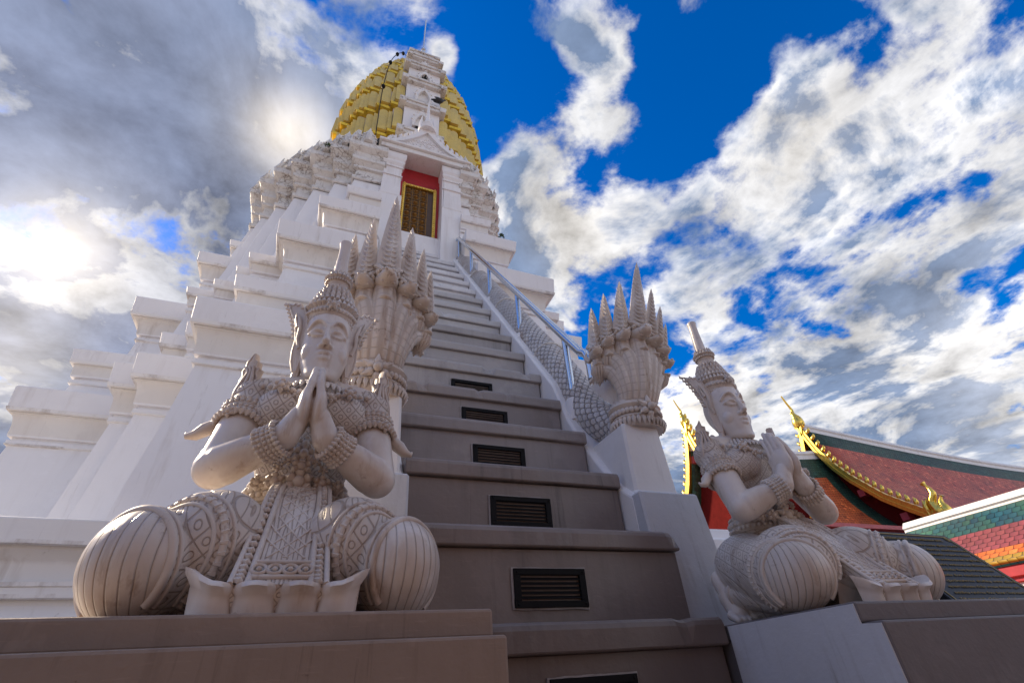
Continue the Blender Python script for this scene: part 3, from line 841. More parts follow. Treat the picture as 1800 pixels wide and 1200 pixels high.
# ================================================================== HANDRAIL
hr = empty('handrail', (1.5, 2.3, 1.6)); tag(hr, 'polished steel tube handrail on five posts along the right of the stair', 'handrail')
RH = .565
posts = [2.50, 3.25, 3.98, 4.66, 5.28]
hx = 1.515
pts = [(hx, 2.235, 1.56), (hx, 2.232, 1.66), (hx, 2.238, 1.72), (hx, 2.262, 1.775)] + [(hx, y, pitch(y) + RH - .02) for y in (2.32, 2.5, 3.5, 4.5, 5.28)] + [(hx, 5.33, pitch(5.30) + RH), (hx, 5.35, pitch(5.27)+RH)]
mb = MB(); mb.tube(pts, .030, 16); mb.ball((hx, 2.235, 1.56), (.030, .030, .012), 12, 6)
S(mb, 'rail', M_STEEL, hr, angle=40)
for y in posts:
    zb = pitch(y) + .02
    mb = MB(); mb.lathe([(.058, zb-.16), (.058, zb-.02), (.054, zb-.004), (.030, zb-.003)], 18, Matrix.Translation((hx, y, 0)))
    S(mb, 'post_base', M_WHITE, hr, angle=40)
    mb = MB(); mb.lathe([(.024, zb-.01), (.024, pitch(y) + RH - .03)], 14, Matrix.Translation((hx, y, 0)))
    S(mb, 'post', M_STEEL, hr, angle=40)
mb = MB(); mb.tube([(1.27, 5.42, 6.55), (1.29, 5.40, 6.38), (1.33, 5.39, 6.30), (1.40, 5.40, 6.28)], .018, 8)
S(mb, 'upper_rail', M_STEEL, hr, angle=40)

# ================================================================== PLINTHS of the two statues
def plinth(sx, label):
    b = empty('statue_plinth', (XC + sx*(1.402 - XC), 1.04, GROUND)); tag(b, label, 'plinth', 'stone plinths of the kneeling statues')
    def xr(a): return sorted((XC + sx*(a - XC), XC + sx*(3.6 - XC)))
    x0, x1 = xr(1.402)
    mb = MB(); mb.box(x0, x1, 1.04, 2.6 if sx < 0 else 2.05, .086, .136)
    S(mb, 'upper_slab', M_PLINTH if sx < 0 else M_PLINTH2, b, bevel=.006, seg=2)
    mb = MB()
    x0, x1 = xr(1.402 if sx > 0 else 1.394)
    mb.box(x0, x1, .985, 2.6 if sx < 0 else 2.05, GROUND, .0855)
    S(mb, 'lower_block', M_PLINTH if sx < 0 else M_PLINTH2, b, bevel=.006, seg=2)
    if sx > 0:      # side towards the stair, its skylight painted in as a paler panel
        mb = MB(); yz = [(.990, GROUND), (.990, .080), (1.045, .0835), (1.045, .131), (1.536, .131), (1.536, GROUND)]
        mb.rings([[(1.3985, y, z) for y, z in yz], [(1.403, y, z) for y, z in yz]]); S(mb, 'side_face', M_GREYBAKE, b)
    return b
plinth(-1, 'long brownish plastered plinth under the kneeling statue that faces the camera')
plinth(1, 'dark grey plinth with a pale side under the statue seen from the side')

# ================================================================== GROUND
def paving():
    t = NT('terrace_paving')
    geo = t.n('ShaderNodeNewGeometry').outputs['Position']
    b = t.n('ShaderNodeTexBrick'); t.l(t.mapping((1.6, 1.6, 1.6), src=geo), b.inputs['Vector'])
    b.inputs['Color1'].default_value = (.30, .25, .22, 1); b.inputs['Color2'].default_value = (.26, .22, .20, 1); b.inputs['Mortar'].default_value = (.12, .10, .09, 1)
    b.inputs['Mortar Size'].default_value = .012; b.offset = 0
    n = t.noise(3, 5, .6, geo)
    c = t.mix(t.ramp(n, [(.4, 0), (.7, .5)]), b.outputs['Color'], (.16, .13, .11))
    return t.fin(c, .7, t.bump(b.outputs['Fac'], -.3, .01))
mb = MB(); mb.add([(-900,-900,GROUND-.004),(900,-900,GROUND-.004),(900,900,GROUND-.004),(-900,900,GROUND-.004)], [(0,1,2,3)])
structure(mb.build('ground', paving()))

blocker = empty('added_shade_wall', (.3, -1.2, GROUND)); tag(blocker, 'unseen dark red wall added behind the camera to shade the foot of the stair', 'wall')  # added out of view to block skylight from the lower steps
M_BLOCKER = simple('dark_red_limewash', (.10, .055, .042), .75, 0, 4, .3, .2)
mb = MB(); mb.box(-1.5, 2.5, -1.35, -1.05, GROUND, 2.20); S(mb, 'wall', M_BLOCKER, blocker)
mb = MB(); mb.rings([[(x, -1.45, 2.201), (x, -.95, 2.201), (x, -1.0, 2.26), (x, -1.20, 2.42), (x, -1.40, 2.26)] for x in (-1.6, 2.6)]); S(mb, 'coping', M_BLOCKER, blocker)
from mathutils.bvhtree import BVHTree
# ================================================================== KNEELING STATUES
def cloth_mat(name, per=.034, col=STONE):
    t, c, h = stone(name, col, SDIRT)
    x = t.sep(t.co())
    q = t.math('MULTIPLY', t.math('SUBTRACT', x[2], x[1]), .8)
    u = t.math('DIVIDE', t.math('ADD', x[0], q), per); w = t.math('DIVIDE', t.math('SUBTRACT', x[0], q), per)
    fu = t.math('SUBTRACT', t.math('FRACT', u), .5); fw = t.math('SUBTRACT', t.math('FRACT', w), .5)
    lines = t.math('MINIMUM', t.ramp(t.math('ABSOLUTE', fu), [(.44, 1), (.475, 0)]), t.ramp(t.math('ABSOLUTE', fw), [(.44, 1), (.475, 0)]))
    d = t.math('SQRT', t.math('ADD', t.math('MULTIPLY', fu, fu), t.math('MULTIPLY', fw, fw)))
    ring = t.ramp(d, [(.15, 1), (.19, 0), (.22, 0), (.26, 1)])
    k = t.math('MINIMUM', lines, ring)
    c2 = t.mix(t.math('MULTIPLY', t.math('SUBTRACT', 1, k), .5), c, SDIRT)
    return t.fin(c2, .45, t.bump(k, .6, .005, t.bump(h, .25, .004)), spec=.45)
def stripe_mat():
    t, c, h = stone('pleated_robe_knee', STONE, SDIRT)
    x = t.sep(t.co())
    ax = t.math('SUBTRACT', t.math('ABSOLUTE', x[0]), .225)
    ay = t.math('MULTIPLY', t.math('ADD', x[1], .16), -1)
    wob = t.math('MULTIPLY', t.math('SUBTRACT', t.noise(7, 2, .5), .5), .05)
    a = t.math('ADD', t.math('ARCTAN2', ax, ay), wob)
    f = t.math('FRACT', t.math('MULTIPLY', a, 11.0))
    line = t.ramp(f, [(0, 0), (.06, .55), (.12, .95), (.5, 1), (.88, .95), (.94, .55), (1, 0)])
    dk = t.ramp(f, [(0, 1), (.06, 0), (.94, 0), (1, 1)])
    c2 = t.mix(t.math('MULTIPLY', dk, .7), c, SDIRT)
    return t.fin(c2, .36, t.bump(line, .55, .006, t.bump(h, .25, .005)), spec=.5)
M_CLOTH = cloth_mat('ringed_cloth', .046); M_VEST = cloth_mat('scaled_vest', .040); M_STRIPE = stripe_mat()
def skin_mat():
    t, c, h = stone('smooth_statue_skin', (.74, .67, .61), (.25, .16, .10))
    return t.fin(c, .30, t.bump(h, .12, .004), spec=.5)
M_SKIN = skin_mat()
M_APRON = cloth_mat('apron_lattice', .030)

THA = Vector((.10, .05, .19)); THK = Vector((.243, -.262, .112))
SHO = Vector((.168, .0, .638)); ELB = Vector((.203, -.118, .372)); WRI = Vector((.050, -.205, .440))
KN = Vector((.58, -.80, -.12)).normalized(); KC = Vector((.192, -.370, .112))
def statue_body(root):
    m = MB()
    m.ball((0, .06, .20), (.160, .145, .150), 32, 20)
    m.ball((0, -.05, .19), (.165, .15, .11), 32, 20)
    for s in (-1, 1):
        a = Vector((THA.x*s, THA.y, THA.z)); k = Vector((THK.x*s, THK.y, THK.z))
        m.capsule(a, k, .134, .104, 36)
        m.ball((k.x + s*.002, k.y - .012, .107), (.102, .128, .110), 36, 24)
        m.ball((s*.145, -.195, .150), (.125, .155, .136), 36, 24)
        m.capsule((s*.20, -.2, .075), (s*.190, .06, .105), .080, .046, 24)
        m.capsule((s*.17, -.20, .07), (s*.12, .04, .08), .075, .075, 24)     # robe over the shins
        # upright foot, toes bent on the plinth
        m.capsule((s*.198, .125, .165), (s*.200, .075, .055), .036, .038, 18)
        m.capsule((s*.200, .10, .10), (s*.200, .070, .045), .040, .040, 18)
        for j in range(5):
            xx = s*(.200 + (j-2)*.0195)
            m.capsule((xx, .07, .035), (xx, .022 + abs(j-1.5)*.006, .016), .017, .0135, 10)
        # arms
        S_ = Vector((SHO.x*s, SHO.y, SHO.z)); E_ = Vector((ELB.x*s, ELB.y, ELB.z)); W_ = Vector((WRI.x*s, WRI.y, WRI.z))
        m.ball(S_, (.070, .068, .068), 24, 16)
        m.capsule(S_, E_, .062, .050, 28)
        m.capsule(E_, W_, .052, .036, 28)
        m.capsule(E_ + (W_-E_)*.12, E_ + (W_-E_)*.45, .0535, .047, 24)
        # hands pressed palm to palm
        m.capsule(W_, (s*.026, -.209, .50), .036, .028, 20)
        m.ball((s*.019, -.207, .525), (.020, .050, .062), 24, 16)
        m.ball((s*.020, -.179, .500), (.019, .028, .045), 18, 12)
        m.capsule((s*.018, -.172, .515), (s*.013, -.153, .558), .015, .010, 12)          # thumb
        for j, (yy, top, r) in enumerate(((-.171, .655, .0125), (-.193, .672, .0135), (-.215, .664, .0130), (-.237, .640, .0110))):
            m.capsule((s*.016, yy, .555), (s*.0115, yy + .010, .555 + (top-.555)*.5), r*1.1, r, 12)
            m.capsule((s*.0115, yy + .010, .555 + (top-.555)*.5), (s*.0085, yy + .028, top), r, r*.72, 12)
        # breast plates
        m.ball((s*.078, -.070, .575), (.082, .058, .075), 24, 16)
        m.capsule((s*.04, .015, .705), (s*.15, .012, .665), .050, .058, 20)
    m.capsule((0, .02, .30), (0, .015, .44), .105, .108, 36, flat=1.0)
    m.rings([[(w*math.cos(2*PI*j/36), y + d*math.sin(2*PI*j/36), z) for j in range(36)] for z, w, d, y in
             ((.28,.125,.09,.03), (.34,.124,.096,.02), (.39,.119,.092,.012), (.44,.134,.097,.008), (.52,.168,.108,.004), (.58,.172,.112,.004), (.63,.168,.105,.008), (.67,.150,.085,.012), (.70,.10,.06,.015))])
    # neck with creases
    m.rings([[(r*math.cos(2*PI*j/24), .008 + r*1.02*math.sin(2*PI*j/24), z) for j in range(24)] for z, r in
             ((.66,.085), (.69,.066), (.71,.058), (.722,.059), (.728,.056), (.742,.058), (.748,.055), (.77,.057), (.82,.06))])
    # head
    m.ball((0, .012, .885), (.090, .108, .118), 36, 24)
    m.rings([[(w*math.cos(2*PI*j/32), y + d*math.sin(2*PI*j/32), z) for j in range(32)] for z, w, d, y in
             ((.694,.018,.016,-.078), (.700,.036,.034,-.066), (.715,.054,.056,-.052), (.735,.067,.074,-.038), (.765,.079,.088,-.024), (.80,.087,.096,-.014), (.845,.092,.101,-.006), (.89,.093,.102,-.002), (.93,.090,.100,0), (.96,.084,.096,.002))])
    m.ball((0, -.082, .712), (.030, .026, .020), 18, 12)
    for s in (-1, 1):
        m.ball((s*.046, -.062, .802), (.036, .030, .040), 20, 14)                 # cheeks
        m.ball((s*.015, -.112, .812), (.0125, .012, .010), 12, 8)                  # nostrils
        m.ball((s*.038, -.091, .867), (.025, .012, .0115), 18, 10)                 # eyeball
        m.tube(curve_pts([(s*.011, -.103, .864), (s*.024, -.109, .875), (s*.042, -.105, .879), (s*.058, -.092, .875), (s*.071, -.076, .866)], 14), .0048, 8)   # upper lid
        m.tube(curve_pts([(s*.013, -.103, .863), (s*.026, -.107, .857), (s*.044, -.102, .855), (s*.060, -.088, .861)], 12), .0032, 8)              # lower lid
        m.tube(curve_pts([(s*.006, -.108, .882), (s*.016, -.110, .905), (s*.036, -.104, .920), (s*.058, -.089, .912), (s*.076, -.067, .886)], 18), [.0045 + .0025*math.sin(i/18*PI) for i in range(19)], 8)   # brow
    m.tube([(0, -.100, .905), (0, -.108, .880), (0, -.120, .845), (0, -.129, .822), (0, -.122, .812)], [.009, .0095, .0125, .0165, .010], 16)
    m.tube(curve_pts([(-.044, -.082, .788), (-.024, -.104, .784), (-.007, -.113, .788), (0, -.113, .785), (.007, -.113, .788), (.024, -.104, .784), (.044, -.082, .788)], 24), [.002+.0065*math.sin(i/24*PI)**.6 for i in range(25)], 10)
    m.tube(curve_pts([(-.038, -.086, .783), (-.018, -.105, .770), (0, -.110, .766), (.018, -.105, .770), (.038, -.086, .783)], 24), [.002+.0075*math.sin(i/24*PI)**.7 for i in range(25)], 10)
    for v in m.v:
        if v.z > .70 and abs(v.x) < .13 and v.y > -.16 and not (v.y < -.160):
            t = min(1, (v.z-.70)/.03); kx = 1 - .13*t
            v.x *= kx; v.y = .010 + (v.y-.010)*kx
    src = m.build('statue_source', None, None)
    rm = src.modifiers.new('r', 'REMESH'); rm.mode = 'VOXEL'; rm.voxel_size = .0036; rm.adaptivity = 0
    sm = src.modifiers.new('s', 'SMOOTH'); sm.factor = .5; sm.iterations = 7
    dg = bpy.context.evaluated_depsgraph_get(); dg.update()
    me = bpy.data.meshes.new_from_object(src.evaluated_get(dg))
    bpy.data.objects.remove(src)
    o = link('body', me, None, root)
    me.materials.clear()
    for mt in (M_SKIN, M_CLOTH, M_STRIPE, M_VEST): me.materials.append(mt)
    def dseg(p, a, b):
        t = max(0, min(1, (p-a).dot(b-a)/(b-a).length_squared)); return (p - a - (b-a)*t).length, t
    idx = []
    for poly in me.polygons:
        p = poly.center; s = 1 if p.x > 0 else -1
        q = Vector((abs(p.x), p.y, p.z)); k = 0
        if q.z < .345 and not (q.y > -.06 and q.z < .36 and dseg(q, ELB, WRI)[0] < .07 and q.y < -.08 and q.z > .31):
            foot = (q.y > .015 and q.z < .23 and dseg(q, Vector((.198, .125, .165)), Vector((.200, .03, .03)))[0] < .060)
            if not foot:
                k = 2 if ((q-KC).dot(KN) > 0 and q.x > .06) else 1
            if dseg(q, ELB, WRI)[0] < .066: k = 0
        elif q.z < .70:
            du, tu = dseg(q, SHO, ELB); dl, tl = dseg(q, ELB, WRI)
            arm = (du < .074 and q.x > .135) or dl < .066
            hand = q.y < -.138 and q.x < .06 and q.z > .44
            if hand: k = 0
            elif arm: k = 3 if (tu < .28 and du < .08 and dl > .09) else 0
            elif q.z < .672 - .10*max(0, .11 - q.x): k = 3
        idx.append(k)
    me.polygons.foreach_set('material_index', idx)
    me.polygons.foreach_set('use_smooth', [True]*len(me.polygons))
    me.update()
    return o

def ring_pts(c, axis, r, n=40, sx=1.0, ref=(0, 1, 0)):
    ax = Vector(axis).normalized(); u = Vector(ref); u = (u - ax*u.dot(ax)).normalized(); w = ax.cross(u)
    return [Vector(c) + (u*math.cos(2*PI*j/n)*sx + w*math.sin(2*PI*j/n))*r for j in range(n+1)], ax

def bead_band(mb, c, axis, r, rows, nb, br, leaf=0, leaf_dir=1, ref=(0, 1, 0), sx=1.0):
    """bands of beads with thin cords, and a fringe of leaves on one side"""
    pts, ax = ring_pts(c, axis, r, nb, sx, ref)
    c = Vector(c)
    for k in range(rows):
        off = ax*((k - (rows-1)/2)*br*2.1)
        for p in pts[:-1]: mb.ball(p + off + (p-c).normalized()*br*.25, br, 7, 5)
    for k in range(rows + 1):
        off = ax*((k - rows/2)*br*2.1)
        pp, _ = ring_pts(c + off, axis, r*1.0, 36, sx, ref)
        mb.tube(pp, br*.42, 6, cap=False)
    base, _ = ring_pts(c, axis, r*.99, 36, sx, ref)
    wid = rows*br*1.1
    mb.rings([[p + ax*q*wid + (p-c).normalized()*e for p in base[:-1]] for q, e in ((-1, -.004), (-1, .001), (1, .001), (1, -.004))], True, False, False)
    if leaf:
        for i, p in enumerate(pts[:-1]):
            d = (p-c).normalized(); o0 = p + ax*leaf_dir*wid; tn = ax.cross(d)
            mb.tube([o0, o0 + ax*leaf_dir*leaf*.45 + d*leaf*.30, o0 + ax*leaf_dir*leaf + d*leaf*.18], [leaf*.42, leaf*.50, leaf*.06], 6)

def rosette(mb, p, d, r, n=6, up=(0, 0, 1)):
    d = Vector(d).normalized(); u = (Vector(up) - d*Vector(up).dot(d)).normalized(); w = d.cross(u); p = Vector(p)
    mb.ball(p + d*r*.35, r*.42, 8, 5)
    for k in range(n):
        a = 2*PI*k/n; e = u*math.cos(a) + w*math.sin(a)
        mb.tube([p + e*r*.25 + d*r*.15, p + e*r*.65 + d*r*.28, p + e*r*1.05 + d*r*.02], [r*.22, r*.36, r*.05], 6)

def kranok(mb, M, outline, th, edge=.006):
    """flat flame ornament: bevelled plate with a raised rim and veins"""
    n = len(outline); cx = sum(p[0] for p in outline)/n; cz = sum(p[1] for p in outline)/n
    inn = [(cx + (x-cx)*.86, cz + (z-cz)*.90) for x, z in outline]
    mb.rings([[(x, th, z) for x, z in inn], [(x, th*.55, z) for x, z in outline], [(x, -th*.55, z) for x, z in outline], [(x, -th, z) for x, z in inn]], True, True, True, M)
    mb.tube([M @ Vector((x, -th*.9, z)) for x, z in inn + [inn[0]]], edge*.7, 6)

def make_statue():
    root = empty('kneeling_statue', (0, 0, 0))
    body = statue_body(root)
    bvh = BVHTree.FromPolygons([v.co for v in body.data.vertices], [tuple(p.vertices) for p in body.data.polygons])
    # crown: diadem, two leaf tiers and a plain flaring tube
    mb = MB(); O = Matrix.Translation((0, .012, 0))
    KS = .76
    mb.lathe([(r*KS, z) for r, z in [(.100,.945),(.108,.950),(.110,.958),(.104,.964),(.108,.968),(.114,.978),(.116,.990),(.110,1.002),(.096,1.012),(.094,1.03),(.080,1.05),(.074,1.065),(.072,1.085),(.064,1.095),(.058,1.11),(.050,1.135),(.047,1.155),(.054,1.165),(.056,1.175),(.050,1.185),(.040,1.195),(.034,1.21),(.030,1.225)]], 40, O)
    for nb, r, z, br in ((44, .115, .984, .0105), (40, .109, .957, .006), (30, .058, 1.170, .007)):
        for k in range(nb):
            a = 2*PI*k/nb; mb.ball((r*KS*math.cos(a), .012 + r*KS*math.sin(a), z), (br*KS, br*KS, br*.9), 6, 4)
    for nb, r, z, L, tilt in ((32, .103, 1.000, .036, .55), (28, .092, 1.024, .038, .45), (24, .080, 1.050, .038, .4), (22, .070, 1.078, .036, .35), (20, .060, 1.105, .030, .35), (20, .052, 1.172, .030, .5), (16, .044, 1.194, .028, .35)):
        for k in range(nb):
            a = 2*PI*(k + .5*(L > .037))/nb; d = Vector((math.cos(a), math.sin(a), 0)); p = Vector((0, .012, z)) + d*r*KS
            mb.tube([p - d*.006, p + d*L*tilt*.6 + Vector((0,0,L*.5)), p + d*L*tilt*.45 + Vector((0,0,L))], [L*.22, L*.26, L*.04], 6)
    rosette(mb, (0, -.083, .995), (0, -1, .2), .024, 7)
    mb.build('crown', M_STONE, root, angle=60)
    mb = MB()
    mb.lathe([(.029,1.205),(.026,1.24),(.0235,1.29),(.0215,1.34),(.0210,1.375),(.0225,1.392),(.0245,1.402),(.0235,1.406),(.012,1.407)], 28, Matrix.Translation((0, .018, 0)))
    mb.build('crown_spire', M_SKIN, root, angle=45)
    # ear ornaments
    earo = [(.0,.0),(.012,.035),(.016,.075),(.014,.115),(.020,.15),(.030,.185),(.043,.215),(.058,.245),(.066,.268),(.050,.262),(.044,.270),(.036,.258),(.026,.262),(.018,.244),(.008,.245),(.000,.225),(-.010,.20),(-.016,.165),(-.017,.12),(-.018,.07),(-.016,.03),(-.012,.0)]
    for s in (-1, 1):
        mb = MB(); M = Matrix.Translation((s*.080, -.008, .728)) @ Matrix.Rotation(s*R(30), 4, 'Z') @ Matrix.Scale(1.22, 4) @ Matrix.Scale(s, 4, (1, 0, 0))
        kranok(mb, M, earo, .009)
        # ear shell, side scroll and serrations
        mb.tube([M @ Vector(p) for p in ((-.002, -.010, .09), (.006, -.014, .12), (.004, -.016, .16), (.012, -.016, .195), (.024, -.014, .215), (.022, -.014, .19), (.014, -.014, .165))], .006, 6)
        mb.tube([M @ Vector(p) for p in curve_pts([(-.004, 0, .06), (-.004, 0, .015), (.002, 0, -.012), (.018, 0, -.026), (.034, 0, -.020), (.040, 0, -.004), (.032, 0, .008), (.024, 0, .0)], 20)], [.014 - .0004*i for i in range(21)], 8)
        for k in range(9):
            t = k/8; x = .018 + .050*t**1.4; z = .13 + .135*t
            mb.tube([M @ Vector((x, 0, z)), M @ Vector((x + .012, -.002, z + .004)), M @ Vector((x + .014, 0, z + .016))], [.007, .006, .001], 5)
        mb.build('ear_ornament', M_STONE, root, angle=55)
        # flame on the shoulder
        sho = [(-.030,0),(-.034,.03),(-.022,.055),(-.030,.075),(-.014,.085),(-.016,.110),(.000,.118),(.004,.15),(.018,.128),(.030,.118),(.032,.092),(.044,.078),(.040,.05),(.050,.03),(.042,0)]
        mb = MB(); M = Matrix.Translation((s*.188, -.020, .662)) @ Matrix.Scale(.84, 4) @ Matrix.Rotation(s*R(34), 4, 'Z') @ Matrix.Rotation(R(4), 4, 'X') @ Matrix.Scale(s, 4, (1, 0, 0))
        kranok(mb, M, sho, .016)
        for x0 in (-.014, .004, .022):
            mb.tube([M @ Vector(p) for p in curve_pts([(x0*1.6, -.030, -.06), (x0*1.4, -.036, -.02), (x0, -.026, .03), (x0*.6, -.020, .065), (x0*1.0+.008, -.020, .09)], 14)], [.0085 - .00035*i for i in range(15)], 7)
        mb.build('shoulder_ornament', M_STONE, root, angle=55)
        S_ = Vector((SHO.x*s, SHO.y, SHO.z)); E_ = Vector((ELB.x*s, ELB.y, ELB.z)); W_ = Vector((WRI.x*s, WRI.y, WRI.z))
        ax = (E_-S_).normalized()
        mb = MB(); bead_band(mb, S_ + (E_-S_)*.38, ax, .0615, 2, 28, .0065, .021, 1)
        bead_band(mb, S_ + (E_-S_)*.29, -ax, .0635, 1, 26, .007, .014, 1)
        c = S_ + (E_-S_)*.44; od = Vector((s, .15, 0)); od = (od - ax*od.dot(ax)).normalized()
        mb.tube([c + od*.066, c + od*.085 + ax*.02, c + od*.100 + ax*.045, c + od*.118 + ax*.05, c + od*.125 + ax*.038], [.020, .020, .015, .009, .003], 7)   # outward curling leaf
        rosette(mb, S_ + (E_-S_)*.36 + (Vector((s*.5, -1, 0)).normalized())*.070, (s*.5, -1, 0), .020)
        mb.build('armlet', M_STONE, root, angle=60)
        ax = (W_-E_).normalized(); mb = MB()
        bead_band(mb, E_ + (W_-E_)*.84, ax, .0415, 2, 22, .0058, .015, 1)
        bead_band(mb, E_ + (W_-E_)*.74, -ax, .0430, 1, 22, .006, .013, 1)
        mb.build('bracelet', M_STONE, root, angle=60)
        # raised hems round the thigh: cords laid on the robe where a plane cuts it
        kn = Vector((KN.x*s, KN.y, KN.z)); kc = Vector((KC.x*s, KC.y, KC.z))
        u = Vector((0, 0, 1)); u = (u - kn*u.dot(kn)).normalized(); w = kn.cross(u)
        def lay(off, th, leaf=0):
            c = Vector((.205*s, -.235, .105)); c = c - kn*((c-kc).dot(kn)) - kn*off; pp = []
            for j in range(73):
                a = -2.35 + 4.7*j/72; d = u*math.cos(a) + w*math.sin(a)
                h = bvh.ray_cast(c + d*.40, -d, .40)[0]
                if h is not None: pp.append(h)
            if len(pp) < 3: return
            # keep only the run that hugs the thigh
            run = [p for p in pp if (p - c).length < .175]
            mb.tube(run, th, 8)
            if leaf:
                for p in run[::2]:
                    d = (p-c).normalized(); mb.tube([p + kn*leaf*.6, p + d*.005, p - kn*leaf*.8], [.003, .007, .002], 5)
        mb = MB()
        lay(.0, .0085); lay(.017, .005); lay(.060, .0045); lay(.075, .0075, .016); lay(.092, .0045)
        mb.build('robe_hem', M_STONE, root, angle=60)
        if True:   # anklet
            mb = MB(); pp, _ = ring_pts((s*.191, .050, .104), (-s*.05, .45, .05), .047, 30)
            mb.tube(pp, .006, 6, cap=False); mb.build('anklet', M_STONE, root, smooth=True)
    # collar of overlapping leaves
    mb = MB()
    for ring, (w, d, z, L, nb) in enumerate(((.078, .062, .698, .018, 34), (.100, .076, .690, .019, 40), (.122, .090, .680, .020, 46), (.142, .102, .668, .020, 50))):
        for k in range(nb):
            a = 2*PI*k/nb; p = Vector((w*math.cos(a), .010 + d*math.sin(a), z - .012*abs(math.cos(a))**2*ring)); dd = Vector((math.cos(a), math.sin(a), -.9)).normalized()
            mb.tube([p + Vector((0,0,.006)), p + dd*L*.5 + Vector((0,0,.008)), p + dd*L], [L*.30, L*.36, L*.08], 6)
    for k in range(15):     # pectoral chains
        t = (k-7)/7; mb.ball((t*.15, -.118 - .012*math.cos(t*PI/2) + abs(t)**2*.05, .60 + .055*abs(t)), .010, 7, 5)
    for x, z, r in ((-.095, .632, .026), (.095, .632, .026), (-.045, .612, .020), (.045, .612, .020)):
        rosette(mb, (x, -.118, z), (x*2, -1, .2), r)
    mb.build('collar', M_STONE, root, angle=60)
    # belt and front flower cascade
    mb = MB()
    for nb, z, w, d, br in ((34, .352, .134, .108, .0125), (40, .374, .130, .104, .0075), (38, .330, .139, .112, .008)):
        for k in range(nb):
            a = 2*PI*k/nb; p = (w*math.cos(a), .018 + d*math.sin(a), z); mb.ball(p, br, 8, 5)
    mb.lathe([(.128,.318),(.136,.325),(.137,.34),(.132,.352),(.134,.365),(.129,.380),(.122,.384)], 44, Matrix.Translation((0, .018, 0)), 1, .77, False, False)
    for x, z, r in ((0, .350, .040), (-.058, .352, .028), (.058, .352, .028), (-.100, .352, .022), (.100, .352, .022), (0, .395, .030), (0, .430, .034), (0, .462, .026), (-.034, .415, .018), (.034, .415, .018), (-.058, .395, .016), (.058, .395, .016), (-.026, .442, .015), (.026, .442, .015)):
        y = -.112 + 2.2*x*x; rosette(mb, (x, y, z), (x*4, -1, 0), r, 6)
    mb.build('belt', M_STONE, root, angle=60)
    # apron between the thighs
    path = [(-.118, .335), (-.170, .300), (-.235, .235), (-.310, .150), (-.375, .085), (-.418, .046)]
    wid = [.066, .070, .074, .078, .081, .083]
    pc = curve_pts([(0, y, z) for y, z in path], 22)
    wv = [wid[min(int(i/22*5), 4)] + (wid[min(int(i/22*5)+1, 5)] - wid[min(int(i/22*5), 4)])*((i/22*5) % 1 if i < 22 else 1) for i in range(23)]
    XO = .012
    mb = MB(); mb.rings([[(XO-w, p.y, p.z), (XO-w*.5, p.y-.004, p.z+.004), (XO, p.y-.005, p.z+.005), (XO+w*.5, p.y-.004, p.z+.004), (XO+w, p.y, p.z), (XO+w, p.y+.012, .001), (XO-w, p.y+.012, .001)] for p, w in zip(pc, wv)])
    mb.build('apron', M_APRON, root, angle=50)
    mb = MB()
    for f, r in ((-1.0, .006), (1.0, .006), (-.66, .0065), (.66, .0065)):
        mb.tube([(XO + f*w, p.y-.004, p.z+.005) for p, w in zip(pc, wv)], r, 7)
    for i in range(2, 22):
        for f in (-.83, .83):
            p, w = pc[i], wv[i]
            mb.tube([(XO+(f-.10)*w, p.y-.002, p.z+.008), (XO+f*w, p.y-.008, p.z+.006), (XO+(f+.10)*w, p.y-.004, p.z+.002)], [.005, .007, .002], 5)
    for i in (17, 20):
        p, w = pc[i], wv[i]; mb.tube([(XO-w*.66, p.y-.005, p.z+.006), (XO+w*.66, p.y-.005, p.z+.006)], .0055, 7)
    for k in range(4):
        p, w = pc[18], wv[18]; x = XO + (k-1.5)*w*.34; q = Vector((x, p.y-.016, p.z-.002)); nrm = Vector((0, -.75, .66))
        pp, _ = ring_pts(q + nrm*.004, nrm, .0125, 18, 1, (1, 0, 0)); mb.tube(pp, .004, 6, cap=False); mb.ball(q + nrm*.004, .006, 8, 5)
    # diamond net in relief
    for sgn in (-1, 1):
        for k in range(-8, 16):
            pts = []
            for i in range(1, 17):
                p, w = pc[i], wv[i]; x = (k*.030 + sgn*i*.0165) % .48 - .24 if False else (k*.032 + sgn*(i-8)*.0165)
                if abs(x) < w*.62: pts.append((XO+x, p.y-.0045, p.z+.0048))
            if len(pts) > 2: mb.tube(pts, .0024, 5)
    mb.build('apron_border', M_STONE, root, angle=60)
    # scalloped fold where the apron meets the plinth
    mb = MB(); n = 72; rows = []
    xs = [-.150 + .300*i/n for i in range(n+1)]
    for lv in range(8):
        row = []
        for x in xs:
            t = x/.150; sc = abs(math.sin((t+1)*PI*2.0))**.8; end = max(0, abs(t)-.72)/.28
            top = .052 + .030*end**1.3 + .004*sc; bulge = .030*sc
            y0 = -.412 + .010*(1-abs(t)) + .025*abs(t)**3
            a = lv/7
            if lv == 0: row.append((XO+x, y0 + .050, top - .004))
            elif lv == 1: row.append((XO+x, y0 + .008 - .004*sc, top + .002))
            elif lv == 2: row.append((XO+x + t*.014*end, y0 - .010 - bulge*.9, top - .001 + .004*end))
            elif lv == 3: row.append((XO+x + t*.010*end, y0 - .012 - bulge, top - .010))
            else:
                q = (lv-3)/4; row.append((XO+x*(1-.04*q), y0 - .006 - bulge*.75*(1-q*.4), (top-.010)*(1-q) + .001*q))
        rows.append(row)
    mb.rings(rows, closed=False)
    mb.rings([[(x_, y_ + .0, z_) for x_, y_, z_ in rows[0]], [(x_, y_ + .03, .001) for x_, y_, z_ in rows[0]]], closed=False)
    mb.build('apron_fold', M_SKIN, root, angle=60)
    return root
st1 = make_statue()
st1.location = (-.048, 1.50, .136)
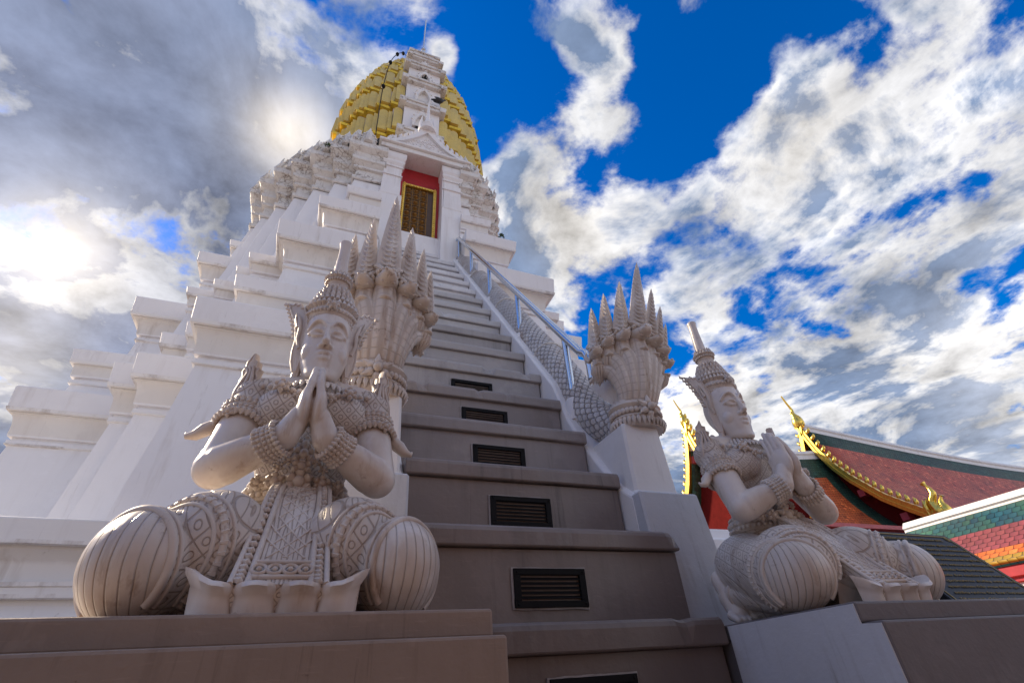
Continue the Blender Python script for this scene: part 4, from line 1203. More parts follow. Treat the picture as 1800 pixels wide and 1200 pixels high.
tag(st1, 'cream kneeling statue with pressed palms and pointed crown, facing the camera from the long plinth', 'statue', 'kneeling praying statues flanking the stair')
st2 = copy_tree(st1)
st2.location = (1.742, 1.535, .136); st2.rotation_euler = (0, 0, R(-3))
tag(st2, 'cream kneeling statue with pressed palms turned in side view before the tiled roofs', 'statue', 'kneeling praying statues flanking the stair')
# ================================================================== TEMPLE HALL WITH TILED ROOFS
def tile_mat(name, bands, size, rough=.5, bump=.9, coat=.15, verge=None):
    """glazed tiles laid in overlapping rows. UV in metres: u along the eave, v down the slope.
    bands: list of (v limit, colour, colour variation)"""
    t = NT(name); x = t.sep(t.co('UV'))
    v = t.math('DIVIDE', x[1], size*.82); row = t.math('FLOOR', v)
    u = t.math('ADD', t.math('DIVIDE', x[0], size), t.math('MULTIPLY', t.math('MODULO', row, 2), .5))
    fu = t.math('SUBTRACT', t.math('FRACT', u), .5); fv = t.math('FRACT', v)
    cell = t.n('ShaderNodeCombineXYZ'); t.l(t.math('FLOOR', u), cell.inputs[0]); t.l(row, cell.inputs[1])
    wn = t.n('ShaderNodeTexWhiteNoise', noise_dimensions='2D'); t.l(cell.outputs[0], wn.inputs['Vector'])
    rnd_ = wn.outputs['Value']
    col = None; jit = t.math('ADD', x[1], t.math('MULTIPLY', t.math('SUBTRACT', rnd_, .5), .0))
    vrow = t.math('MULTIPLY', row, size*.82)
    for lim, c, c2 in reversed(bands):
        cc = t.mix(rnd_, c, c2)
        col = cc if col is None else t.mix(t.math('LESS_THAN', vrow, lim), col, cc)
    if verge: col = t.mix(t.math('GREATER_THAN', x[0], verge), col, t.mix(rnd_, *GREEN))
    # rounded lower lip of each tile, gap in shadow below it
    lip = t.math('SUBTRACT', fv, t.math('MULTIPLY', t.math('MULTIPLY', fu, fu), -1.1))
    h = t.ramp(lip, [(0, .30), (.80, .95), (.98, 1), (1, 0)])
    gap = t.ramp(t.math('ABSOLUTE', fu), [(.44, 1), (.49, .45)])
    hh = t.math('MULTIPLY', h, gap)
    seam = t.math('MULTIPLY', t.ramp(lip, [(.93, 1), (1.0, .35)]), gap)
    col = t.mix(t.math('SUBTRACT', 1, seam), col, (.012, .012, .014))
    odd = t.ramp(rnd_, [(.0, .55), (.06, 1), (.90, 1), (.97, 1.35)])
    col = t.mix(1.0, col, odd, 'MULTIPLY')
    dirt = t.noise(1.1, 5, .6)
    col = t.mix(t.math('MULTIPLY', t.ramp(dirt, [(.45, 0), (.75, 1)]), .45), col, (.05, .04, .035))
    m = t.fin(col, rough, t.bump(hh, bump, size*.30), spec=.3)
    t.b.inputs['Coat Weight'].default_value = coat*.3
    return m
GREEN = ((.014, .05, .030), (.025, .080, .05)); MAROON = ((.52, .075, .038), (.66, .15, .075)); ORANGE = ((.55, .09, .022), (.72, .16, .04))
TEAL = ((.010, .085, .13), (.03, .11, .075)); PINK = ((.36, .085, .085), (.26, .06, .07)); YEL = ((.42, .25, .03), (.30, .20, .04)); ORB = ((.62, .13, .022), (.74, .20, .04))

hall = empty('temple_hall', (24, 13.9, GROUND))
tag(hall, 'red temple hall with tiered maroon tile roofs, green tile borders and golden gable edges', 'temple hall')
def H(mb, name, mat, root=None, **kw): return S(mb, name, mat, root or hall, **kw)
def sheet(name, rows, mat, root, thick=.10):
    """roof sheet from rows (ridge to eave) of points, UV in metres, with thickness"""
    mb = MB(); n = len(rows[0])
    mb.rings(rows, closed=False)
    o = mb.build(name, mat, None, fix=False, smooth=True)
    me = o.data; uvl = me.uv_layers.new(name='UVMap'); mid = n//2
    vs = [0]
    for a, b in zip(rows, rows[1:]): vs.append(vs[-1] + (Vector(b[mid]) - Vector(a[mid])).length)
    us = [[0] for _ in rows]
    for k, r in enumerate(rows):
        for a, b in zip(r, r[1:]): us[k].append(us[k][-1] + (Vector(b) - Vector(a)).length)
    for poly in me.polygons:
        for li in poly.loop_indices:
            vi = me.loops[li].vertex_index; uvl.data[li].uv = (us[0][vi % n], vs[vi//n])
    md = o.modifiers.new('thick', 'SOLIDIFY'); md.thickness = thick; md.offset = -1 if True else 1
    o.parent = root; o.matrix_parent_inverse = Matrix.Translation(root.location).inverted()
    return o
YR = 13.9
# concave slope: (distance from the ridge plane, drop below the ridge)
SL = [(.0, .0), (.37, 1.35), (.75, 2.25), (1.22, 2.98), (2.09, 4.02), (2.67, 4.52), (3.25, 4.98), (3.6, 5.25)]
def slope(d0, ext=1.0):
    for (a, b), (c, d) in zip(SL, SL[1:]):
        if d0 <= c: return b + (d-b)*(d0-a)/(c-a)
    return SL[-1][1]
def hall_roof(x0, x1, zr, sag, dmax, bands, name, verge=None):
    m = tile_mat(name, bands, .145, verge=verge)
    for sy in (-1, 1):
        rows = []
        for k in range(19):
            d = dmax*(k/18)**1.15
            row = []
            for i in range(25):
                x = x0 + (x1-x0)*i/24; s = sag*math.sin(PI*min(1, (x-x0)/(x1-x0)))
                row.append((x, YR + sy*(d + .02), zr - s*(1-.4*d/dmax) - slope(d)))
            rows.append(row if sy < 0 else list(reversed(row)))
        sheet('roof_slope', rows, m, hall)
    # white ridge cap
    mb = MB(); secs = []
    for i in range(25):
        x = x0 + (x1-x0)*i/24; z = zr - sag*math.sin(PI*(x-x0)/(x1-x0))
        secs.append([(x, YR-.20, z-.42), (x, YR-.17, z-.05), (x, YR-.22, z+.02), (x, YR-.16, z+.16), (x, YR+.16, z+.16), (x, YR+.22, z+.02), (x, YR+.17, z-.05), (x, YR+.20, z-.42)])
    mb.rings(secs); H(mb, 'roof_ridge', M_WHITE2)
    # purple eave board with a pale underside
    for sy in (-1, 1):
        yv = YR + sy*dmax; z = zr - slope(dmax) - .12
        mb = MB(); mb.box(x0, x1, min(yv, yv - sy*.10), max(yv, yv - sy*.10), z - .34, z); H(mb, 'eave_board', M_PURPLE)
M_PURPLE = simple('purple_painted_wood', (.13, .018, .06), .5, 0, 8, .2, .1)
M_DRED = simple('dark_red_wall', (.11, .010, .009), .9, 0, 5, .2, .1, .05)
M_REDEAVE = simple('red_eave_paint', (.42, .035, .05), .45, 0, 8, .15, .1)
hall_roof(20.0, 52.0, 8.78, .72, 3.35, [(.85, *GREEN), (5.25, *MAROON), (9, *GREEN)], 'upper_roof_tiles')
hall_roof(13.4, 20.6, 7.55, .30, 3.75, [(1.1, *GREEN), (5.35, *ORANGE), (9, *GREEN)], 'lower_roof_tiles', 6.2)
def gable(xg, zr, dmax, zcut, foot=.9):
    """golden bargeboards with leaf teeth, red gable wall, finials"""
    gm = [(d, zr + .20 - slope(d)) for d in [dmax*(k/26) for k in range(27)]]
    for sy in (-1, 1):
        mb = MB()
        secs = [[(xg-.10, YR+sy*(d-.02), z+.16), (xg+.08, YR+sy*(d-.02), z+.16), (xg+.08, YR+sy*(d-.14), z-.10), (xg-.10, YR+sy*(d-.14), z-.10)] for d, z in gm]
        mb.rings(secs)
        secs = [[(xg-.14, YR+sy*(d-.10), z+.02), (xg-.10, YR+sy*(d-.10), z+.02), (xg-.10, YR+sy*(d-.16), z-.10), (xg-.14, YR+sy*(d-.16), z-.10)] for d, z in gm]
        mb.rings(secs)
        bb = H(mb, 'bargeboard', M_GOLD)
        L = 0; last = None; mb = MB()
        for a, b in zip(gm, gm[1:]):
            for q in range(4):
                t = q/4; p = Vector((xg-.01, YR+sy*(a[0]+(b[0]-a[0])*t), a[1]+(b[1]-a[1])*t + .18))
                if last is None or (p-last).length > .27:
                    last = p; tdir = Vector((0, sy*(b[0]-a[0]), b[1]-a[1])).normalized(); nrm = Vector((0, sy*abs(tdir.z), abs(tdir.y)))
                    mb.tube([p, p + nrm*.07 - tdir*.02, p + nrm*.16 - tdir*.07, p + nrm*.20 - tdir*.15], [.07, .085, .06, .015], 8)
        c = H(mb, 'bargeboard_leaves', M_GOLD, angle=50)
        # flame finial at the foot
        dl, zl = gm[-1]; mb = MB(); y = YR + sy*dl
        for pts, r in (([(0,0,0), (0, sy*.25, .15), (0, sy*.10, .55), (0, sy*.35, .95), (0, sy*.15, 1.45)], [.20,.22,.15,.10,.01]),
                       ([(0,0,.1), (0, sy*.5, .05), (0, sy*.45, .45), (0, sy*.62, .75)], [.18,.18,.10,.01]),
                       ([(0, sy*-.1, .0), (0, sy*.3, -.30), (0, sy*.75, -.35), (0, sy*.95, -.10)], [.2,.2,.14,.02]),
                       ([(0, sy*-.2, .1), (0, sy*-.22, .5), (0, sy*-.05, .8)], [.12,.10,.01])):
            mb.tube([Vector((xg, y, zl)) + Vector(p)*foot for p in curve_pts(pts, 12)], [r[min(int(i/12*(len(r)-1)), len(r)-2)] + (r[min(int(i/12*(len(r)-1)), len(r)-2)+1] - r[min(int(i/12*(len(r)-1)), len(r)-2)])*((i/12*(len(r)-1)) % 1) for i in range(13)], 8)
        H(mb, 'foot_finial', M_GOLD, angle=50)
    # swan-neck finial at the apex, leaning out
    mb = MB(); a = Vector((xg, YR, zr+.30))
    ctrl = [(0,0,-.25), (-.02,0,.15), (-.10,0,.38), (-.06,0,.62), (-.22,0,.95), (-.36,0,1.30)]
    fs = 1 if foot > .5 else .72
    pp = curve_pts([a + Vector(p)*fs for p in ctrl], 20)
    rr = [.20,.26,.22,.15,.10,.07,.06,.05,.045,.04,.03]
    mb.tube(pp, [rr[i//2] + (rr[min(i//2+1, 10)] - rr[i//2])*(i % 2)*.5 for i in range(21)] if foot > .5 else [(rr[i//2])*.62 for i in range(21)], 10)
    mb.ball(a + Vector((-.16, 0, .42))*fs, .07*fs, 8, 6); H(mb, 'apex_finial', M_GOLD, angle=50)
    mb = MB(); w = dmax*.96; pts = [(-d, z) for d, z in reversed(gm[:int(26*.97)])] + [(d, z) for d, z in gm[1:int(26*.97)]]
    mb.rings([[(xg+.35, YR+d, z-.25) for d, z in pts], [(xg+.45, YR+d, z-.25) for d, z in pts]])
    H(mb, 'gable_wall', M_DRED)
    for d in (.25, 1.25, 2.35, 3.1):           # purlin ends under the overhang
        if d < dmax:
            for sy in (-1, 1):
                z = zr - slope(d) - .22; mb = MB(); mb.box(xg+.0, xg+.5, YR+sy*d-.13, YR+sy*d+.13, z-.26, z); H(mb, 'purlin_end', M_PINKW)
M_PINKW = simple('pink_red_paint', (.42, .06, .075), .5, 0, 6, .2, .1)
gable(20.0, 8.78, 3.35, 0, .75)
gable(13.4, 8.05, 3.75, 0, .35)
for sy in (-1, 1):
    mb = MB(); y = YR + sy*2.9; mb.box(14.6, 50, min(y, y+sy*-.3), max(y, y-sy*.3), GROUND, 3.2); H(mb, 'hall_wall', M_DRED)
mb = MB(); mb.box(14.3, 14.6, YR-3.0, YR+3.0, GROUND, 5.2); H(mb, 'front_wall', M_DRED)
for yy in (10.7, 12.4, 15.4, 17.1):
    mb = MB(); mb.lathe([(.26, GROUND), (.26, GROUND+.3), (.20, GROUND+.35), (.18, 3.0), (.26, 3.25), (.27, 3.5)], 16, Matrix.Translation((13.75, yy, 0)))
    H(mb, 'column', M_DRED, angle=40)
mb = MB(); mb.box(13.6, 51, 10.3, 17.5, 3.30, 3.42); H(mb, 'ceiling_board', M_PINKW)

# ------------------------------------------------------------------ cloister gallery on the right
gal = empty('cloister_gallery', (14, 2, GROUND))
tag(gal, 'low cloister gallery with glazed teal, pink and yellow tiles and a white ridge at right', 'gallery')
XG, ZG = 14.0, 2.74
m1 = tile_mat('gallery_tiles', [(.66, *TEAL), (1.34, *PINK), (1.62, *ORB), (3, *YEL)], .165, .42)
def gslope(x0, z0, x1, z1, y0, y1, mat, sagv=.10):
    rows = []
    for k in range(11):
        t = k/10; rows.append([(x0 + (x1-x0)*t, y0 + (y1-y0)*i/20, z0 + (z1-z0)*t - sagv*math.sin(PI*t)) for i in range(21)])
    return sheet('roof_slope', rows, mat, gal, .07)
gslope(XG-.12, ZG-.16, XG-1.42, 1.36, 8.1, -14, m1)
gslope(XG+1.42, 1.36, XG+.12, ZG-.16, 8.1, -14, m1, -.10)
mb = MB(); mb.rings([[(XG-.26, y, ZG-.26), (XG-.24, y, ZG-.16), (XG-.28, y, ZG-.12), (XG-.16, y, ZG+.02), (XG+.16, y, ZG+.02), (XG+.28, y, ZG-.12), (XG+.24, y, ZG-.16), (XG+.26, y, ZG-.26)] for y in (8.12, -14)])
S(mb, 'roof_ridge', M_WHITE2, gal)
mb = MB(); mb.box(XG-1.36, XG-1.30, -14, 8.0, 1.13, 1.33); mb.box(XG-1.30, XG-1.24, -14, 8.0, 1.04, 1.20); S(mb, 'eave_board', M_REDEAVE, gal, bevel=.02)
mb = MB(); mb.box(XG-1.24, XG+1.2, -14, 7.9, .80, 1.06); S(mb, 'beam', M_WHITE, gal, bevel=.02)
m2 = tile_mat('lower_gallery_tiles', [(5, *ORB)], .165, .3)
gslope(XG-1.26, .90, XG-2.9, -.05, 7.9, -14, m2, .06)
mb = MB(); mb.box(XG-2.3, XG+1.2, -14, 7.7, GROUND, -.25); S(mb, 'gallery_wall', M_WHITE, gal)

# ------------------------------------------------------------------ inscription board
M_BOARD = simple('black_granite', (.008, .008, .010), .38, 0, 60, .4, .02, .15)
M_LETTER = simple('gold_paint_letters', (.28, .20, .06), .6, 0, 30, .2, .05)
board = empty('inscription_board', (3.1, 1.95, .136))
tag(board, 'leaning black board with gold inscription and gold border behind the side-view statue', 'sign')
B0 = Vector((2.78, 1.63, .06)); B1 = Vector((3.66, 1.63, .06)); 
tl = Vector((2.98, 2.0, .63)); tr = Vector((3.757, 2.0, .621)); br = Vector((3.36, 1.70, .225))
ux = (tr - tl).normalized(); dn = (br - tr); uz = -(dn - ux*dn.dot(ux)).normalized(); nn = uz.cross(ux)
BW, BH = (tr-tl).length + .02, .60
org = tr - ux*BW
MBD = Matrix.Translation(org) @ Matrix((ux, nn, uz)).transposed().to_4x4()     # x right, y out of the back, z up along the board; z=0 at top edge
def onboard(mb, name, mat, **kw):
    for v in mb.v: v.xyz = MBD @ v
    return S(mb, name, mat, board, **kw)
mb = MB(); mb.box(0, BW, 0, .04, -BH, 0); onboard(mb, 'panel', M_BOARD, bevel=.006)
mb = MB()
mb.box(.03, BW-.03, -.003, .002, -.028, -.020); mb.box(.03, .038, -.003, .002, -BH+.03, -.03); mb.box(BW-.038, BW-.03, -.003, .002, -BH+.03, -.03)
for cx in (.05, BW-.05):
    for k in range(3): mb.tube([(cx + .018*math.cos(a*.8+k*2)*(1-a/12), -.002, -.045 + .018*math.sin(a*.8+k*2)*(1-a/12)) for a in range(10)], .003, 5)
onboard(mb, 'border', M_LETTER)
def text(body, size, x, z, width=None):
    cu = bpy.data.curves.new('line', 'FONT'); cu.body = body; cu.size = size; cu.extrude = .0012; cu.align_x = 'CENTER'
    tmp = bpy.data.objects.new('tmp', cu); COL.objects.link(tmp)
    dg = bpy.context.evaluated_depsgraph_get(); dg.update()
    me = bpy.data.meshes.new_from_object(tmp.evaluated_get(dg)); bpy.data.objects.remove(tmp)
    if len(me.vertices):
        xs = [v.co.x for v in me.vertices]; w0 = max(xs) - min(xs); k = (width/w0) if width else 1
        for v in me.vertices: v.co.x *= k
    me.transform(MBD @ Matrix.Translation((x, -.003, z)) @ Matrix.Rotation(PI/2, 4, 'X'))
    me.materials.clear()
    o = link('inscription_line', me, M_LETTER, None); o.parent = board; o.matrix_parent_inverse = Matrix.Translation(board.location).inverted()
    return o
LINES = ['ประวัติพระปรางค์ วัดพระศรีรัตนมหาธาตุ', 'พระปรางค์องค์นี้ สร้างขึ้น ในสมัย สุโขทัย ตอนต้น', 'ได้รับการ บูรณะ ใน รัชสมัย สมเด็จพระบรม', 'ไตรโลกนาถ เมื่อ ครั้งเสด็จ มาประทับ ที่เมือง', 'พิษณุโลก ทรงสร้าง องค์พระปรางค์ ให้สูงใหญ่', 'ขึ้น เป็นที่ บรรจุ พระบรมสารีริกธาตุ', 'ด้านหน้า มีบันได ขึ้นสู่ ซุ้มประตู ภายใน', 'ยอด ประดับ ด้วย กระเบื้อง สีทอง งดงาม', 'เป็น ปูชนียสถาน สำคัญ ของ เมือง', 'พุทธศาสนิกชน ทั่วไป เคารพ สักการะ บูชา', 'ขอเชิญ ทุกท่าน ร่วม รักษา โบราณสถาน', 'ให้คงอยู่ คู่บ้าน คู่เมือง สืบไป']
for i, ln in enumerate(LINES):
    text(ln, .024 if i == 0 else .017, BW*.52 if i else BW*.50, -.070 - i*.040 - (.006 if i else 0), (.52 if i == 0 else .60 + .04*((i*7) % 3)))
for x in (.16, BW-.16):
    mb = MB(); p = MBD @ Vector((x, .05, -BH*.45)); mb.tube([p, Vector((p.x, p.y+.12, GROUND))], .02, 8); S(mb, 'leg', M_BLACK, board)

# ------------------------------------------------------------------ low white wall beyond the stair
wall = empty('low_wall', (3.2, 3.4, GROUND)); tag(wall, 'low white moulded wall glimpsed between the stair block and the side-view statue', 'wall')
mb = MB(); mb.rings([[(2.55, 3.3-o, z), (4.4, 3.3-o, z), (4.4, 3.7, z), (2.55, 3.7, z)] for z, o in ((GROUND, .05), (.30, .05), (.32, 0), (.62, 0), (.66, .05), (.70, .05), (.72, .09), (.88, .09), (.90, .04), (.98, .02))])
S(mb, 'wall', M_WHITE, wall, bevel=.006)

# ------------------------------------------------------------------ pigeons and the string of lamps on the tower
M_BIRD = simple('dark_feathers', (.02, .022, .028), .5, 0, 20, .4, .2)
def pigeon():
    r = empty('pigeon', (0, 0, 0))
    mb = MB()
    mb.rings([[(x_*math.cos(2*PI*j/12), y, z + h_*math.sin(2*PI*j/12)) for j in range(12)] for y, z, x_, h_ in
              ((.20,.10,.012,.006), (.12,.11,.035,.015), (.06,.125,.055,.05), (0,.135,.062,.062), (-.06,.155,.052,.055), (-.095,.19,.034,.036), (-.11,.225,.030,.030), (-.125,.245,.024,.024), (-.15,.245,.010,.010), (-.17,.238,.003,.003))])
    mb.build('body', M_BIRD, r, smooth=True)
    for s in (-1, 1):
        mb = MB(); mb.tube([(s*.02, 0, .09), (s*.022, -.01, .0)], .006, 5); mb.build('leg', M_BIRD, r)
        mb = MB(); mb.ball((s*.055, .04, .145), (.014, .10, .04), 10, 6); mb.build('wing', M_BIRD, r, smooth=True)
    return r
PG = [((.93, 7.85, 16.52), 200, 'dark pigeon perched at the very top of the tower beside the rod'),
      ((1.22, 7.72, 16.20), 150, 'dark pigeon on the right shoulder of the top rim of the tower'),
      ((1.62, 7.4, 15.45), 120, 'upper dark pigeon of the pair on the right edge of the golden bud'),
      ((1.76, 7.4, 15.15), 110, 'lower dark pigeon of the pair on the right edge of the golden bud'),
      ((.90, 6.62, 14.30), 180, 'dark pigeon inside the second niche from the top of the tower'),
      ((1.22, 6.45, 13.40), 140, 'dark pigeon on the ledge right of the middle white niche'),
      ((.86, 6.25, 12.50), 190, 'dark pigeon inside the middle white niche of the tower front'),
      ((1.25, 6.05, 11.43), 90, 'largest dark pigeon on the white ledge just right of the porch spire'),
      ((2.52, 7.3, 12.2), 60, 'lone dark pigeon on the lower right edge of the golden bud'),
      ((-.02, 5.45, 7.99), 30, 'dark pigeon on the weathered cornice left of the porch')]
first = pigeon()
for i, (loc, rz, lab) in enumerate(PG):
    o = first if i == 0 else copy_tree(first)
    o.location = loc; o.rotation_euler = (0, 0, R(rz)); tag(o, lab, 'pigeon', 'dark pigeons perched on the tower')

cable = empty('lamp_string', (-.2, 6.8, 12)); tag(cable, 'black cable with small lamps hanging down the left side of the golden bud', 'lamp string')
CP = [(XC - .47*cobR(z), YC - .98*cobR(z) - .08, z) for z in (15.9, 15.2, 14.3, 13.1, 11.6, 10.2, 8.6)]
mb = MB(); mb.tube(curve_pts(CP, 40), .010, 5); S(mb, 'wire', M_BLACK, cable)
for c in CP[1:5]:
    mb = MB(); mb.lathe([(.02,.08),(.035,.05),(.05,.0),(.04,-.05),(.015,-.07)], 10, Matrix.Translation(c)); S(mb, 'lamp', M_BLACK, cable, angle=40)

M_LEAF = simple('weed_leaf', (.04, .075, .02), .6, 0, 20, .4, .1)
def weed(loc, s, lab):
    r = empty('weed', loc); tag(r, lab, 'plant', 'weeds rooted in the tower cornices'); rnd = random.Random(int(loc[0]*99))
    mb = MB()
    for k in range(60):
        a = rnd.uniform(0, 6.28); e = rnd.uniform(.2, 1.3); L = s*rnd.uniform(.4, 1); d = Vector((math.cos(a)*math.cos(e), math.sin(a)*math.cos(e), math.sin(e)))
        p = d*L; t = d.cross(Vector((0,0,1))).normalized()*s*.13
        mb.add([p*.55, p*.8 + t, p, p*.8 - t], [(0,1,2,3)])
    mb.build('foliage', M_LEAF, r)
weed((-.78, 5.62, 7.99), .10, 'small green weed on the weathered cornice left of the porch')
weed((2.16, 5.0, 5.98), .09, 'small green weed on the white terrace corner right of the handrail')
# cloud banks (+) and clear openings (-): azimuth, elevation, angular radius, amount
BLOBS = [(-0.3, 66.3, 0.114, -0.22), (27.1, 67.9, 0.146, -0.2), (35.5, 61.5, 0.124, -0.17), (23.4, 58.0, 0.077, -0.1), (62.0, 54.6, 0.182, -0.22), (53.7, 50.2, 0.117, -0.2), (73.4, 55.7, 0.168, -0.16), (81.2, 49.7, 0.147, -0.16), (87.3, 43.3, 0.114, -0.12), (60.2, 45.0, 0.076, -0.16), (63.2, 34.4, 0.083, -0.12), (39.9, 53.2, 0.06, -0.2), (40.4, 49.3, 0.062, -0.15), (60.5, 27.2, 0.068, -0.16), (57.9, 33.4, 0.074, -0.1), (75.1, 48.4, 0.156, 0.2), (49.9, 63.4, 0.095, 0.26), (49.7, 43.0, 0.161, 0.06), (83.0, 43.7, 0.091, 0.12), (45.2, 65.9, 0.058, 0.12), (-34.4, 40.9, 0.369, 0.22), (-27.9, 53.9, 0.243, 0.16), (-16.0, 48.0, 0.234, 0.18), (-23.8, 31.3, 0.236, 0.12), (-32.1, 32.0, 0.166, 0.1), (-28.4, 22.8, 0.176, 0.25), (-16.9, 42.2, 0.13, 0.12), (67.6, 41.2, 0.176, 0.16), (34.4, 45.8, 0.21, 0.2), (65.0, 19.5, 0.401, 0.14), (81.4, 35.8, 0.154, 0.2), (53.7, 27.2, 0.241, 0.1), (63.4, 55.0, 0.027, 0.15), (12.3, 66.0, 0.056, 0.18), (25.9, 53.1, 0.094, 0.15)]
GLOWS = [(-31.0, 34.8, 0.239, 0.16), (-30.3, 35.2, 0.121, 0.34), (-31.0, 34.8, 0.051, 0.4), (-14.0, 54.1, 0.105, 0.42), (-14.2, 54.3, 0.188, 0.15), (-29.5, 24.9, 0.139, 0.25), (44.7, 26.4, 0.142, 0.3), (35.8, 47.6, 0.167, 0.15), (69.4, 45.5, 0.152, 0.12), (70.5, 22.7, 0.188, 0.08)]
SKYV = 1.35
# ================================================================== CAMERA
RC = ((0.9314223461777733, -0.35825703031972156, -0.06406491447888049),
      (-0.16086555895956783, -0.5631720259359876, 0.810530407291288),
      (0.3264577843784981, 0.7446402953303356, 0.5821822271325643))
cam_d = bpy.data.cameras.new('camera'); cam = bpy.data.objects.new('camera', cam_d); COL.objects.link(cam)
r, u, f = (Vector(x) for x in RC)
cam.matrix_world = Matrix(((r.x, u.x, -f.x, 0), (r.y, u.y, -f.y, 0), (r.z, u.z, -f.z, 0), (0, 0, 0, 1)))
cam_d.sensor_width = 36; cam_d.lens = 852.657/1800*36; cam_d.clip_start = .02; cam_d.clip_end = 4000
scene.camera = cam

# ================================================================== LIGHT AND SKY
SUN_AZ, SUN_EL = R(-42), R(32)
def sph(az, el): return Vector((math.sin(az)*math.cos(el), math.cos(az)*math.cos(el), math.sin(el)))
sd = sph(SUN_AZ, SUN_EL)
ld = bpy.data.lights.new('sun', 'SUN'); ld.energy = 4.8; ld.angle = R(5); ld.color = (1, .82, .60)
lo = bpy.data.objects.new('sun', ld); COL.objects.link(lo); lo.rotation_euler = sd.to_track_quat('Z', 'Y').to_euler()

world = bpy.data.worlds.new('World'); scene.world = world; world.use_nodes = True
class WT(NT):
    def __init__(s):
        s.t = world.node_tree; s.coord = None
W = WT()
D = W.co('Generated')
sky = W.n('ShaderNodeTexSky'); sky.sky_type = 'NISHITA'; sky.sun_disc = False
sky.sun_elevation = SUN_EL; sky.sun_rotation = SUN_AZ; sky.air_density = 1.0; sky.dust_density = .3; sky.ozone_density = 3.0
xyz = W.sep(D)
den = W.math('ADD', W.math('MAXIMUM', xyz[2], 0), .16)
comb = W.n('ShaderNodeCombineXYZ'); W.l(W.math('DIVIDE', xyz[0], den), comb.inputs[0]); W.l(W.math('DIVIDE', xyz[1], den), comb.inputs[1])
P = comb.outputs[0]
def fbm(src, scale, detail, rough, dist=0.0, loc=(0, 0, 0), sc=(1, 1, 1), rot=0):
    return W.noise(scale, detail, rough, W.mapping(sc, (0, 0, rot), src, loc), dist)
n1 = fbm(P, 2.1, 8, .62, .35, (3.1, 1.7, .4))
n2 = fbm(P, 6.0, 7, .58, .15, (1.3, 4.2, 0))
# the same field a step towards the sun: the slope tells lit flanks from shaded ones
so = Vector((sd.x, sd.y, 0)).normalized()*.10
n1s = fbm(P, 2.1, 5, .62, .35, (3.1 + so.x, 1.7 + so.y, .4))
# large banks of cloud and openings of clear sky, each a direction and an angular size
def blob(az, el, rad, amt, prev):
    dv = W.n('ShaderNodeVectorMath', operation='DISTANCE'); W.l(D, dv.inputs[0]); dv.inputs[1].default_value = sph(R(az), R(el))
    m = W.n('ShaderNodeMapRange', interpolation_type='SMOOTHSTEP'); W.l(dv.outputs['Value'], m.inputs[0])
    m.inputs[1].default_value = rad; m.inputs[2].default_value = 0; m.inputs[3].default_value = 0; m.inputs[4].default_value = amt
    return W.math('ADD', m.outputs[0], prev)
b = W.math('ADD', W.math('MULTIPLY', n1, 1.25), W.math('SUBTRACT', W.math('MULTIPLY', n2, .95), .60))
low = W.n('ShaderNodeMapRange', interpolation_type='SMOOTHSTEP'); W.l(xyz[2], low.inputs[0])
low.inputs[1].default_value = .60; low.inputs[2].default_value = .05; low.inputs[3].default_value = 0; low.inputs[4].default_value = .20
b = W.math('ADD', b, low.outputs[0])
for args in BLOBS: b = blob(*args, b)
cov = W.n('ShaderNodeMapRange', interpolation_type='SMOOTHSTEP'); W.l(b, cov.inputs[0])
cov.inputs[1].default_value = .43; cov.inputs[2].default_value = .61
thick = W.n('ShaderNodeMapRange', interpolation_type='SMOOTHSTEP'); W.l(b, thick.inputs[0])
thick.inputs[1].default_value = .52; thick.inputs[2].default_value = 1.02
dots = W.n('ShaderNodeVectorMath', operation='DOT_PRODUCT'); W.l(D, dots.inputs[0]); dots.inputs[1].default_value = sd
mu = dots.outputs['Value']
# clouds opposite the sun are lit from the front, those before it are grey with bright rims
front = W.n('ShaderNodeMapRange'); W.l(mu, front.inputs[0]); front.inputs[1].default_value = -.05; front.inputs[2].default_value = -.7
slope = W.math('MULTIPLY', W.math('SUBTRACT', n1, n1s), 3.2)
white = (.80, .79, .79); grey = (.18, .24, .365); lav = (.25, .275, .38)
near = W.n('ShaderNodeMapRange', interpolation_type='SMOOTHSTEP'); W.l(mu, near.inputs[0]); near.inputs[1].default_value = .62; near.inputs[2].default_value = .97
core = W.mix(near.outputs[0], grey, lav)
core = W.mix(W.math('MULTIPLY', front.outputs[0], .9), core, (1.75, 1.68, 1.62))
n3 = fbm(P, 3.3, 8, .62, .4, (7.7, 2.2, 0))
n4 = fbm(P, 1.3, 5, .60, .3, (2.7, 9.2, 0))
tex = W.math('ADD', W.math('MULTIPLY', W.math('SUBTRACT', n3, .5), 2.6), W.math('MULTIPLY', W.math('SUBTRACT', n4, .5), 2.2))
body = W.math('ADD', W.math('MULTIPLY', thick.outputs[0], .85), W.math('MULTIPLY', slope, .9))
body = W.math('ADD', body, tex, clamp=True)
dark = W.mix(.5, core, tuple(x*.62 for x in grey)) if False else core
core = W.mix(W.math('MULTIPLY', W.math('ADD', .5, W.math('MULTIPLY', tex, .9), clamp=True), .42), core, (.12, .17, .27))
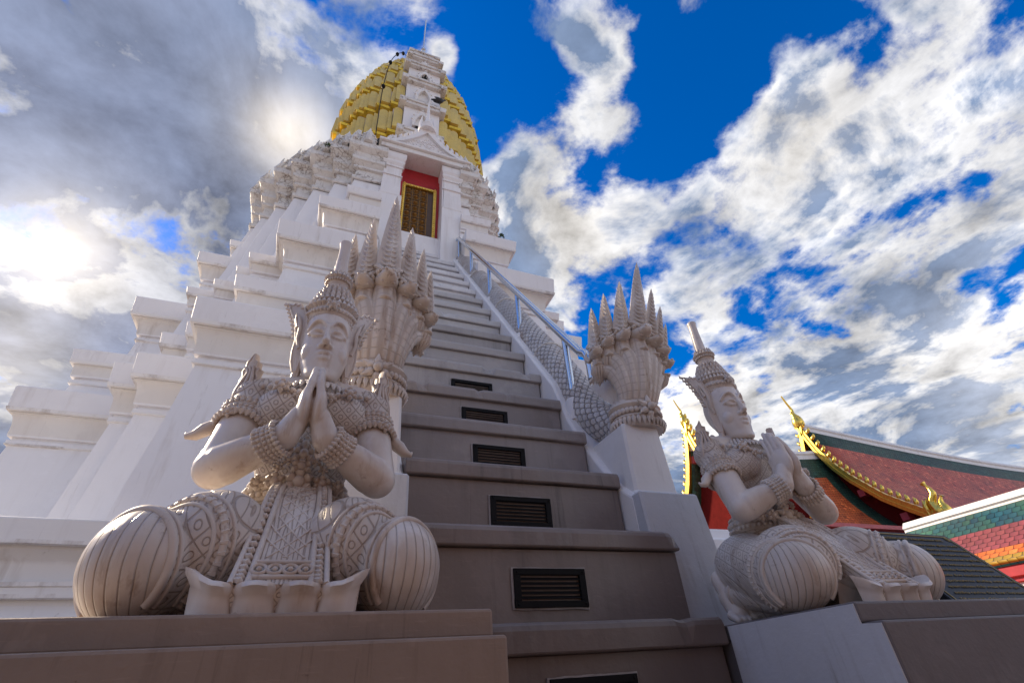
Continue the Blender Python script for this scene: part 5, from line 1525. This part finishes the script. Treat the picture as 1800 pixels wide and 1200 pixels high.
cloud = W.mix(W.ramp(W.math('ADD', body, W.math('ADD', .06, W.math('MULTIPLY', near.outputs[0], .22))), [(.0, 0), (.16, .28), (.60, 1)]), white, core)
mod = W.math('ADD', .80, W.math('MULTIPLY', W.math('ADD', W.math('SUBTRACT', n3, .5), W.math('MULTIPLY', W.math('SUBTRACT', n2, .5), .8)), 1.7))
md = W.n('ShaderNodeVectorMath', operation='SCALE'); W.l(cloud, md.inputs[0]); W.l(mod, md.inputs['Scale']); cloud = md.outputs[0]
# glow of the veiled sun
glow = W.n('ShaderNodeMapRange', interpolation_type='SMOOTHSTEP'); W.l(mu, glow.inputs[0]); glow.inputs[1].default_value = .90; glow.inputs[2].default_value = 1.0
gsum = None
for az, el, rad, amt in GLOWS:
    gsum = blob(az, el, rad, amt, gsum if gsum is not None else 0.0)
gcol = W.n('ShaderNodeVectorMath', operation='SCALE'); gcol.inputs[0].default_value = (1.0, .86, .64)
W.l(W.math('MULTIPLY', gsum, W.math('ADD', .35, W.math('MULTIPLY', n3, 1.3))), gcol.inputs['Scale'])
cg = W.n('ShaderNodeVectorMath', operation='ADD'); W.l(cloud, cg.inputs[0]); W.l(gcol.outputs[0], cg.inputs[1])
c10 = W.n('ShaderNodeVectorMath', operation='SCALE'); W.l(cg.outputs[0], c10.inputs[0]); c10.inputs['Scale'].default_value = 10.0
hs = W.n('ShaderNodeHueSaturation'); hs.inputs['Saturation'].default_value = 1.65; hs.inputs['Hue'].default_value = .514; hs.inputs['Value'].default_value = SKYV; hs.inputs['Fac'].default_value = 1.0
W.l(sky.outputs[0], hs.inputs['Color'])
alpha = W.math('MULTIPLY', cov.outputs[0], .985)
full = W.mix(alpha, hs.outputs[0], c10.outputs[0])
bg = W.t.nodes['Background']; bg.inputs['Strength'].default_value = .1
W.l(full, bg.inputs[0])
scene.view_settings.view_transform = 'Standard'; scene.view_settings.look = 'None'
scene.view_settings.exposure = 0.6; scene.view_settings.gamma = 1.0; scene.view_settings.use_curve_mapping = False
